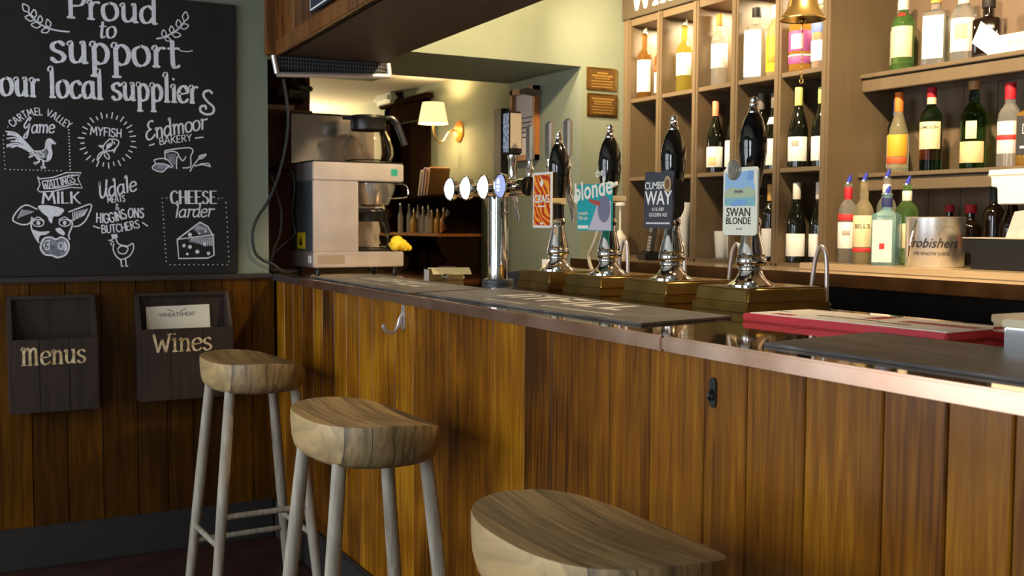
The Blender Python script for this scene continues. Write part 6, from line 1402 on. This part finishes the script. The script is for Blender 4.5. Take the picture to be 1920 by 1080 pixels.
# middle row
bottle('dark wine bottle with salmon capsule, middle row, at left of its pair', 0.628, 1.812, z2_, 0.315, 0.037, 'burgundy', DK, [(0.08, 0.36, 'white_label', 1.4), (0.10, 0.22, 'tan_label', 0.5)], ('salmon_capsule', 0.79, 0.995, 1.06), [], None, G1)
bottle('dark wine bottle with salmon capsule, middle row, at right of its pair', 0.705, 1.850, z2_, 0.312, 0.036, 'burgundy', DK, [(0.08, 0.44, 'white_label', 1.4)], ('salmon_capsule', 0.79, 0.995, 1.06), [], None, G1)
bottle('dark wine bottle with grey capsule standing behind the nearest hand pump', 0.885, 1.845, z2_, 0.325, 0.036, 'burgundy', DK, [(0.08, 0.4, 'white_label', 1.4)], ('grey_capsule', 0.79, 0.995, 1.06), [], None, G1)
bottle('dark wine bottle with white neck band, middle row, fourth pigeonhole', 0.972, 1.840, z2_, 0.318, 0.037, 'burgundy', DK, [(0.06, 0.40, 'white_label', 1.4), ((0.80, 0.59), (0.55, 0.68), 'white_label', 3.0)], ('grey_capsule', 0.80, 0.995, 1.06), [], None, G1)
bottle('green wine bottle with pale green capsule, middle row, left of its pair', 1.155, 1.800, z2_, 0.318, 0.038, 'burgundy', DK, [(0.08, 0.38, 'white_label', 1.4), (0.26, 0.34, 'grey_label', 0.4)], ('pale_green_capsule', 0.77, 0.995, 1.08), [], None, G1)
bottle('green wine bottle with pale green capsule, middle row, right of its pair', 1.245, 1.835, z2_, 0.312, 0.037, 'burgundy', DK, [(0.08, 0.38, 'white_label', 1.4)], ('pale_green_capsule', 0.79, 0.995, 1.08), [], None, G1)
# bottom row
bottle('dark wine bottle with gold capsule, bottom row, fourth pigeonhole', 0.970, 1.830, z3_, 0.318, 0.034, 'bordeaux', DK, [(0.06, 0.42, 'white_label', 1.4)], ('gold_cap', 0.78, 0.995, 1.06), [], None, G1)
bottle('dark wine bottle with white capsule, bottom row, left of its pair', 1.155, 1.800, z3_, 0.318, 0.038, 'burgundy', DK, [(0.08, 0.36, 'white_label', 1.4)], ('white_capsule', 0.79, 0.995, 1.08), [], None, G1)
bottle('dark wine bottle with white capsule, bottom row, right of its pair', 1.245, 1.835, z3_, 0.318, 0.038, 'burgundy', DK, [(0.08, 0.36, 'white_label', 1.4)], ('white_capsule', 0.79, 0.995, 1.08), [], None, G1)
# upper spirit shelf
zt = 1.8885; YB = 2.005
bottle('green gin bottle with red seal, left end of the upper spirit shelf', 1.500, 1.985, zt, 0.285, 0.040, 'spirit', 'gin_green', [(0.18, 0.58, 'cream_label', 1.2), ((0.80, 0.70), (0.60, 0.755), 'red_cap', 0.5)], ('white_capsule', 0.80, 1.0, 1.3), [], None, G2, 'spirit_bottle')
bottle('pale green gin bottle behind the green one on the upper shelf', 1.430, 2.050, zt, 0.280, 0.036, 'spirit', 'gin_green', [(0.14, 0.60, 'grey_label', 1.3)], ('grey_capsule', 0.80, 1.0, 1.1), [], None, G2, 'spirit_bottle')
bottle('clear square bottle with gold cap and white label on the upper shelf', 1.645, 1.990, zt, 0.272, 0.042, 'square2', 'clear_bottle', [(0.10, 0.66, 'white_label', 0.85)], ('gold_cap', 0.84, 1.0, 1.1), [], None, G2, 'spirit_bottle')
bottle('round clear bottle with pink print and white cap on the upper shelf', 1.760, 1.995, zt, 0.265, 0.042, 'spirit', 'clear_bottle', [(0.14, 0.58, 'pink_label', 1.2), (0.3, 0.5, 'tan_label', 0.5)], ('white_capsule', 0.78, 1.0, 1.25), [], None, G2, 'spirit_bottle')
hb_ = bottle('squat black apothecary bottle with white diamond label on the upper shelf', 1.858, 2.000, zt, 0.205, 0.046, 'square', 'brown_glass', [], ('black_label', 0.86, 1.0, 1.15), [], None, G2, 'spirit_bottle')
b = MB(); b.fan([(0, -0.062), (0.044, 0.0), (0, 0.062), (-0.044, 0.0)], Rz(-1.08 + PI / 2) @ frame((0, -0.0475, 0.066), (1, 0, 0), (0, 0, 1)) @ Matrix.Rotation(0.25, 4, 'Z')); b.build('label', 'white_label', hb_, smooth=0)
bx = thing('shelf_sign', 'long white sign block lettered in grey at right of the upper shelf', 'sign', (2.06, 1.945, zt), 0.0)
b = MB(); b.box(-0.145, 0.40, -0.02, 0.02, 0.0, 0.062, 0.003); b.mi = 1; b.text('SHARP TPC 5', 0.034, frame((0.03, -0.0206, 0.018), (1, 0, 0), (0, 0, 1)), 0.005); b.build('sign_block', ['white_plastic', 'grey_label'], bx)
# middle spirit shelf
zm = 1.5125
bottle('amber whisky bottle with orange label and cap, left on the middle shelf', 1.500, 1.975, zm, 0.300, 0.039, 'bulb', 'pale_gold_spirit', [(0.20, 0.47, 'amber_label', 1.1), (0.11, 0.19, 'rust_label', 1.1)], ('orange_cap', 0.76, 1.0, 1.1), [], None, G2, 'spirit_bottle')
bottle('dark bottle with blue cap behind the orange labelled whisky', 1.438, 2.035, zm, 0.285, 0.034, 'bordeaux', 'whisky_green', [(0.08, 0.50, 'white_label', 1.3)], ('blue_cap', 0.78, 1.0, 1.1), [], None, G2, 'spirit_bottle')
bottle('small dark bottle with red label, left of the green whiskey', 1.594, 2.040, zm, 0.22, 0.032, 'bordeaux', 'brown_glass', [(0.2, 0.42, 'red_print', 1.2)], ('black_label', 0.80, 1.0, 1.1), [], None, G2, 'spirit_bottle')
bottle('green whiskey bottle with red cap and cream label on the middle shelf', 1.650, 1.975, zm, 0.302, 0.039, 'spirit', 'whisky_green', [(0.26, 0.585, 'cream_label', 1.15), ((0.40, 0.80), (0.39, 0.88), 'cream_label', 3.0)], ('red_cap', 0.88, 1.0, 1.15), [('JAMESON', 0.016, 0.50, WORDS_)], None, G2, 'spirit_bottle')
bottle('dark bottle half hidden behind the cork-topped whisky', 1.775, 2.045, zm, 0.285, 0.036, 'spirit', 'whisky_green', [(0.08, 0.30, 'cream_label', 1.2)], ('navy_print', 0.82, 1.0, 1.1), [], None, G2, 'spirit_bottle')
bottle('wide green whisky bottle with cork top and two cream labels', 1.823, 1.985, zm, 0.306, 0.043, 'whisky', 'whisky_green', [(0.07, 0.31, 'tan_label', 1.1), (0.34, 0.54, 'cream_label', 0.42)], ('cork_cap', 0.90, 1.0, 1.25), [], None, G2, 'spirit_bottle')
bottle('clear whisky bottle with red cap and white label on the middle shelf', 1.966, 1.985, zm, 0.285, 0.038, 'whisky', 'clear_bottle', [(0.16, 0.54, 'pink_label', 1.2), (0.32, 0.38, 'red_print', 1.2)], ('red_cap', 0.80, 1.0, 1.25), [], None, G2, 'spirit_bottle')
bottle('square whiskey bottle with black label at right end of the middle shelf', 2.045, 1.985, zm, 0.265, 0.040, 'square', 'amber_spirit', [(0.14, 0.62, 'black_label', 0.9), (0.40, 0.52, 'white_label', 0.45), (0.41, 0.51, 'black_label', 0.40), (0.22, 0.25, 'white_label', 0.6)], ('black_label', 0.84, 1.0, 1.1), [], None, G2, 'spirit_bottle')
bottle('clear bottle at the far right of the middle shelf', 2.16, 1.99, zm, 0.29, 0.038, 'spirit', 'clear_bottle', [(0.16, 0.54, 'white_label', 1.2)], ('silver_cap', 0.84, 1.0, 1.15), [], None, G2, 'spirit_bottle')
# back counter
zc_ = 1.1755
bottle('clear vodka bottle with red band and blue pourer, left of the counter row', 1.475, 1.752, zc_, 0.300, 0.035, 'spirit', 'clear_bottle', [(0.18, 0.50, 'white_label', 1.2), (0.52, 0.60, 'red_print', 1.25), (0.34, 0.40, 'grey_label', 0.4)], ('red_cap', 0.78, 0.93, 1.1), [], 'blue_pourer', G3, 'spirit_bottle', -0.95)
bottle("pale whisky bottle with cream label and blue pourer on the counter", 1.558, 1.745, zc_, 0.306, 0.036, 'whisky', 'pale_gold_spirit', [(0.20, 0.57, 'cream_label', 1.25), (0.14, 0.19, 'red_print', 1.25)], None, [("BELL'S", 0.022, 0.42, WORDS_)], 'blue_pourer', G3, 'spirit_bottle', -0.95)
bottle('tall clear bottle with white neck band behind the blue gin', 1.578, 1.838, zc_, 0.320, 0.035, 'spirit', 'clear_bottle', [(0.14, 0.5, 'grey_label', 1.2)], ('white_capsule', 0.79, 0.90, 1.12), [], 'blue_pourer', G3, 'spirit_bottle', -0.95)
bottle('pale blue square gin bottle with white label on the counter', 1.668, 1.742, zc_, 0.255, 0.043, 'square2', 'blue_bottle', [(0.04, 0.62, 'pink_label', 0.80), (0.22, 0.30, 'red_print', 0.22)], ('navy_print', 0.80, 0.93, 1.05), [], 'blue_pourer', G3, 'spirit_bottle', -1.15)
bottle('green gin bottle with white neck band beside the ice bucket', 1.665, 1.845, zc_, 0.292, 0.040, 'spirit', 'gin_green', [(0.2, 0.5, 'cream_label', 1.2)], ('white_capsule', 0.78, 0.90, 1.12), [], 'blue_pourer', G3, 'spirit_bottle', -0.95)
bottle('small bottle with dark red cap behind the left of the ice bucket', 1.705, 2.02, zc_, 0.215, 0.034, 'bordeaux', 'brown_glass', [], ('red_cap', 0.88, 1.0, 1.3), [], None, G3, 'spirit_bottle')
bottle('bottle with red wax cap behind the middle of the ice bucket', 1.795, 2.02, zc_, 0.215, 0.036, 'bordeaux', 'brown_glass', [], ('red_cap', 0.86, 1.0, 1.5), [], None, G3, 'spirit_bottle')
bottle('tall dark bottle with black capsule behind the right of the ice bucket', 1.925, 1.975, zc_, 0.285, 0.036, 'bordeaux', 'brown_glass', [], ('black_label', 0.77, 1.0, 1.15), [], None, G3, 'wine_bottle')
bottle('dark liqueur bottle with tilted brown label beside the ice bucket', 2.015, 1.945, zc_, 0.285, 0.038, 'burgundy', 'brown_glass', [(0.16, 0.34, 'rust_label', 0.9), (0.04, 0.15, 'grey_label', 1.0)], ('black_label', 0.76, 1.0, 1.1), [], None, G3, 'spirit_bottle')
bottle('brown bottle with yellow label and yellow neck band on the counter', 2.105, 1.925, zc_, 0.275, 0.038, 'bulb', 'brown_glass', [(0.10, 0.46, 'yellow_label', 1.2), (0.2, 0.3, 'orange_label', 0.7)], ('yellow_label', 0.87, 0.96, 1.15), [], None, G3, 'spirit_bottle')
bottle('bottle with orange cap behind the clear scoop at the right', 2.215, 1.955, zc_, 0.225, 0.036, 'spirit', 'clear_bottle', [(0.1, 0.36, 'tan_label', 1.1), (0.38, 0.56, 'red_print', 0.5)], ('orange_cap', 0.82, 1.0, 1.25), [], None, G3, 'spirit_bottle')
# ice bucket
ib = thing('ice_bucket', 'brushed steel ice bucket with black script lettering on back counter', 'ice bucket', (1.842, 1.785, zc_))
Rb, Hb = 0.096, 0.168
b = MB(); b.lathe([(Rb * 0.96, 0.0), (Rb * 0.985, 0.004), (Rb, Hb - 0.002), (Rb + 0.002, Hb), (Rb - 0.001, Hb + 0.001), (Rb - 0.003, Hb - 0.004), (Rb * 0.95, 0.006), (0, 0.006)], 64, cap=False); b.build('bucket_wall', 'bucket_steel', ib)
b = MB(); fa = -0.80
bent(b, 'Frobishers', 0.046, Rb + 0.0015, fa - 0.20, 0.066, 0.004, 0.92, 0.35); bent(b, 'WE KNOW JUICE', 0.016, Rb + 0.0012, fa - 0.20, 0.040, 0.0, 1.0)
b.build('lettering', 'black_ink', ib, smooth=0, recalc=False)
b = MB()
for r0, r1 in ((0.029, 0.030), (0.026, 0.0267)):
    pts_ = []
    for k in range(48):
        a0, a1 = 2 * PI * k / 48, 2 * PI * (k + 1) / 48
        q = []
        for r, a in ((r0, a0), (r1, a0), (r1, a1), (r0, a1)):
            an = fa + 0.36 + r * math.cos(a) / Rb; q.append(((Rb + 0.0012) * math.cos(an), (Rb + 0.0012) * math.sin(an), 0.108 + r * math.sin(a)))
        b.sheet(q)
b.build('round_emblem', flat('emblem_grey', 110, 104, 96), ib, smooth=0, recalc=False)
b = MB(); b.tube(spline([(Rb * math.cos(fa - 0.72), Rb * math.sin(fa - 0.72), Hb - 0.01), ((Rb + 0.012) * math.cos(fa - 0.84), (Rb + 0.012) * math.sin(fa - 0.84), 0.09), ((Rb + 0.010) * math.cos(fa - 0.98), (Rb + 0.010) * math.sin(fa - 0.98), 0.010)], 6), 0.0035, 8); b.build('handle', 'chrome', ib)
# black tray at the right of the counter, with white printer above
tr = thing('bar_caddy', 'black plastic caddy with a pale rim at right of the back counter', 'caddy', (2.12, 1.765, zc_))
b = MB(); b.prism([(-0.125, 0.052), (-0.125, 0.098), (0.36, 0.098), (0.36, 0.0), (-0.095, 0.0), (-0.095, 0.052)], -0.09, 0.03, frame((0, 0, 0), (1, 0, 0), (0, 0, 1)), 0.003); b.build('caddy_body', 'black_plastic', tr)
b = MB(); b.box(-0.128, 0.362, -0.032, 0.092, 0.098, 0.102, 0.001); b.build('rim', 'grey_label', tr)
b = MB(); b.prism([(-0.01, 0.102), (0.02, 0.185), (0.06, 0.19), (0.15, 0.18), (0.15, 0.102)], -0.03, -0.026, frame((0, 0, 0), (1, 0, 0), (0, 0, 1))); b.build('clear_divider', mat('clear_plastic_divider', (0.85, 0.8, 0.75, 1), 0.15, 0.0, Alpha=0.45), tr)
pr_ = thing('receipt_printer', 'white bracket unit fixed under the middle shelf at the right', 'printer', (2.02, 1.86, 1.385))
b = MB(); b.prism([(0.0, 0.112), (0.0, 0.095), (0.012, 0.085), (0.012, 0.058), (0.035, 0.054), (0.038, 0.0), (0.30, 0.0), (0.30, 0.112)], -0.042, 0.045, frame((0, 0, 0), (1, 0, 0), (0, 0, 1)), 0.003); b.build('printer_body', 'white_plastic', pr_)
b = MB(); b.box(0.0, 0.30, -0.046, -0.045, 0.092, 0.096); b.build('seam', 'grey_label', pr_, smooth=0)
# phone and glasses in the bottom pigeonholes
ph = thing('cordless_phone', 'black cordless phone standing in its charging cradle', 'phone', (0.345, 1.665, 1.1505), -0.2)
b = MB(); b.prism([(-0.06, 0.0), (0.05, 0.0), (0.05, 0.018), (-0.02, 0.045), (-0.06, 0.03)], -0.05, 0.05, frame((0, 0.02, 0), (0, 1, 0), (0, 0, 1)), 0.006); b.build('cradle', 'black_plastic', ph)
hm = T((0, 0.005, 0.022)) @ Rx(-0.14)
b = MB(); b.box(-0.023, 0.023, -0.011, 0.011, 0, 0.165, 0.006, hm); hs = b.build('handset', flat('charcoal_phone', 52, 50, 54), ph)
b = MB(); b.box(-0.017, 0.017, -0.0118, -0.011, 0.105, 0.145, Mx=hm); b.build('screen', flat('grey_screen', 120, 124, 128, 0.2), hs, smooth=0)
b = MB()
for r in range(5):
    for c in range(3): b.box(-0.017 + c * 0.0125, -0.008 + c * 0.0125, -0.0122, -0.011, 0.018 + r * 0.0145, 0.028 + r * 0.0145, Mx=hm)
b.build('keypad', flat('pale_keys', 170, 168, 166), hs, smooth=0)
def tumbler(label, x, y, z, group, H=0.105, R=0.036):
    t = thing('pint_glass', label, 'glass', (x, y, z), 0, group)
    b = MB(); b.lathe([(R * 0.72, 0.0), (R * 0.76, 0.004), (R, H), (R * 0.94, H), (R * 0.70, 0.010), (0, 0.010)], 28, cap=False)
    b.build('glass_wall', 'glass_thin', t); return t
for k in range(5): tumbler(['tumbler at the foot of the tall stack in the second pigeonhole', 'second tumbler up in the tall stack', 'third tumbler up in the tall stack', 'fourth tumbler up in the tall stack', 'topmost tumbler of the tall stack'][k], 0.430, 1.790, 1.1655 + k * 0.036, 'stacked tumblers')
for k, (x, y) in enumerate(((0.622, 1.86), (0.70, 1.86), (0.66, 1.935))):
    tumbler(['left tumbler in the third bottom pigeonhole', 'right tumbler in the third bottom pigeonhole', 'rear tumbler in the third bottom pigeonhole'][k], x, y, 1.1655, 'tumblers in the third pigeonhole', 0.12, 0.034)
sp = thing('soap_dispenser', 'white pump bottle standing behind the teal pump clip', 'dispenser', (0.205, 1.60, 1.1505))
b = MB(); b.lathe([(0.030, 0), (0.032, 0.005), (0.032, 0.10), (0.014, 0.125), (0.012, 0.135)], 24); b.build('dispenser_body', 'white_plastic', sp)
b = MB(); b.lathe([(0.005, 0.135), (0.005, 0.25), (0.026, 0.25), (0.026, 0.29), (0.0, 0.292)], 20, cap=False); b.box(-0.04, 0.01, -0.01, 0.01, 0.262, 0.278, 0.003); b.build('pump_head', 'white_plastic', sp)
# brass bell
bl = thing('bar_bell', 'polished brass last-orders bell hanging in front of the pigeonholes', 'bell', (1.698, 1.30, 1.985))
b = MB(); b.lathe([(0.074, 0.0), (0.0745, 0.004), (0.062, 0.018), (0.050, 0.040), (0.044, 0.075), (0.042, 0.100), (0.036, 0.118), (0.020, 0.130), (0, 0.132), (0, 0.126), (0.018, 0.124), (0.033, 0.112), (0.039, 0.095), (0.046, 0.04), (0.058, 0.018), (0.070, 0.003)], 48, cap=False); b.build('bell_body', 'brass', bl)
b = MB(); b.tube([(0, 0, 0.128), (0, 0, 0.615)], 0.006, 10); b.lathe([(0.012, 0.13), (0.014, 0.14), (0.008, 0.152)], 16); b.build('hanger', 'brass', bl)
b = MB(); b.tube([(0, 0, 0.125), (0, 0, 0.002)], 0.003, 8); s = bmesh.new(); bmesh.ops.create_uvsphere(s, u_segments=14, v_segments=8, radius=0.011); b.merge(s, T((0, 0, -0.004))); b.build('clapper', 'aged_brass', bl)
b = MB()
for k in range(22):
    zq = -0.018 - k * 0.0078; P = [(0.0028 * math.cos(a), 0, 0.0052 * math.sin(a)) for a in [2 * PI * j / 8 for j in range(9)]]
    b.tube(P, 0.0009, 5, T((0, 0, zq)) @ Rz(PI / 2 * (k % 2)), False)
P = [(0.008 * math.cos(a), 0, 0.008 * math.sin(a)) for a in [2 * PI * j / 16 for j in range(17)]]; b.tube(P, 0.002, 6, T((0, 0, -0.198)), False); b.build('pull_chain', 'brass', bl)
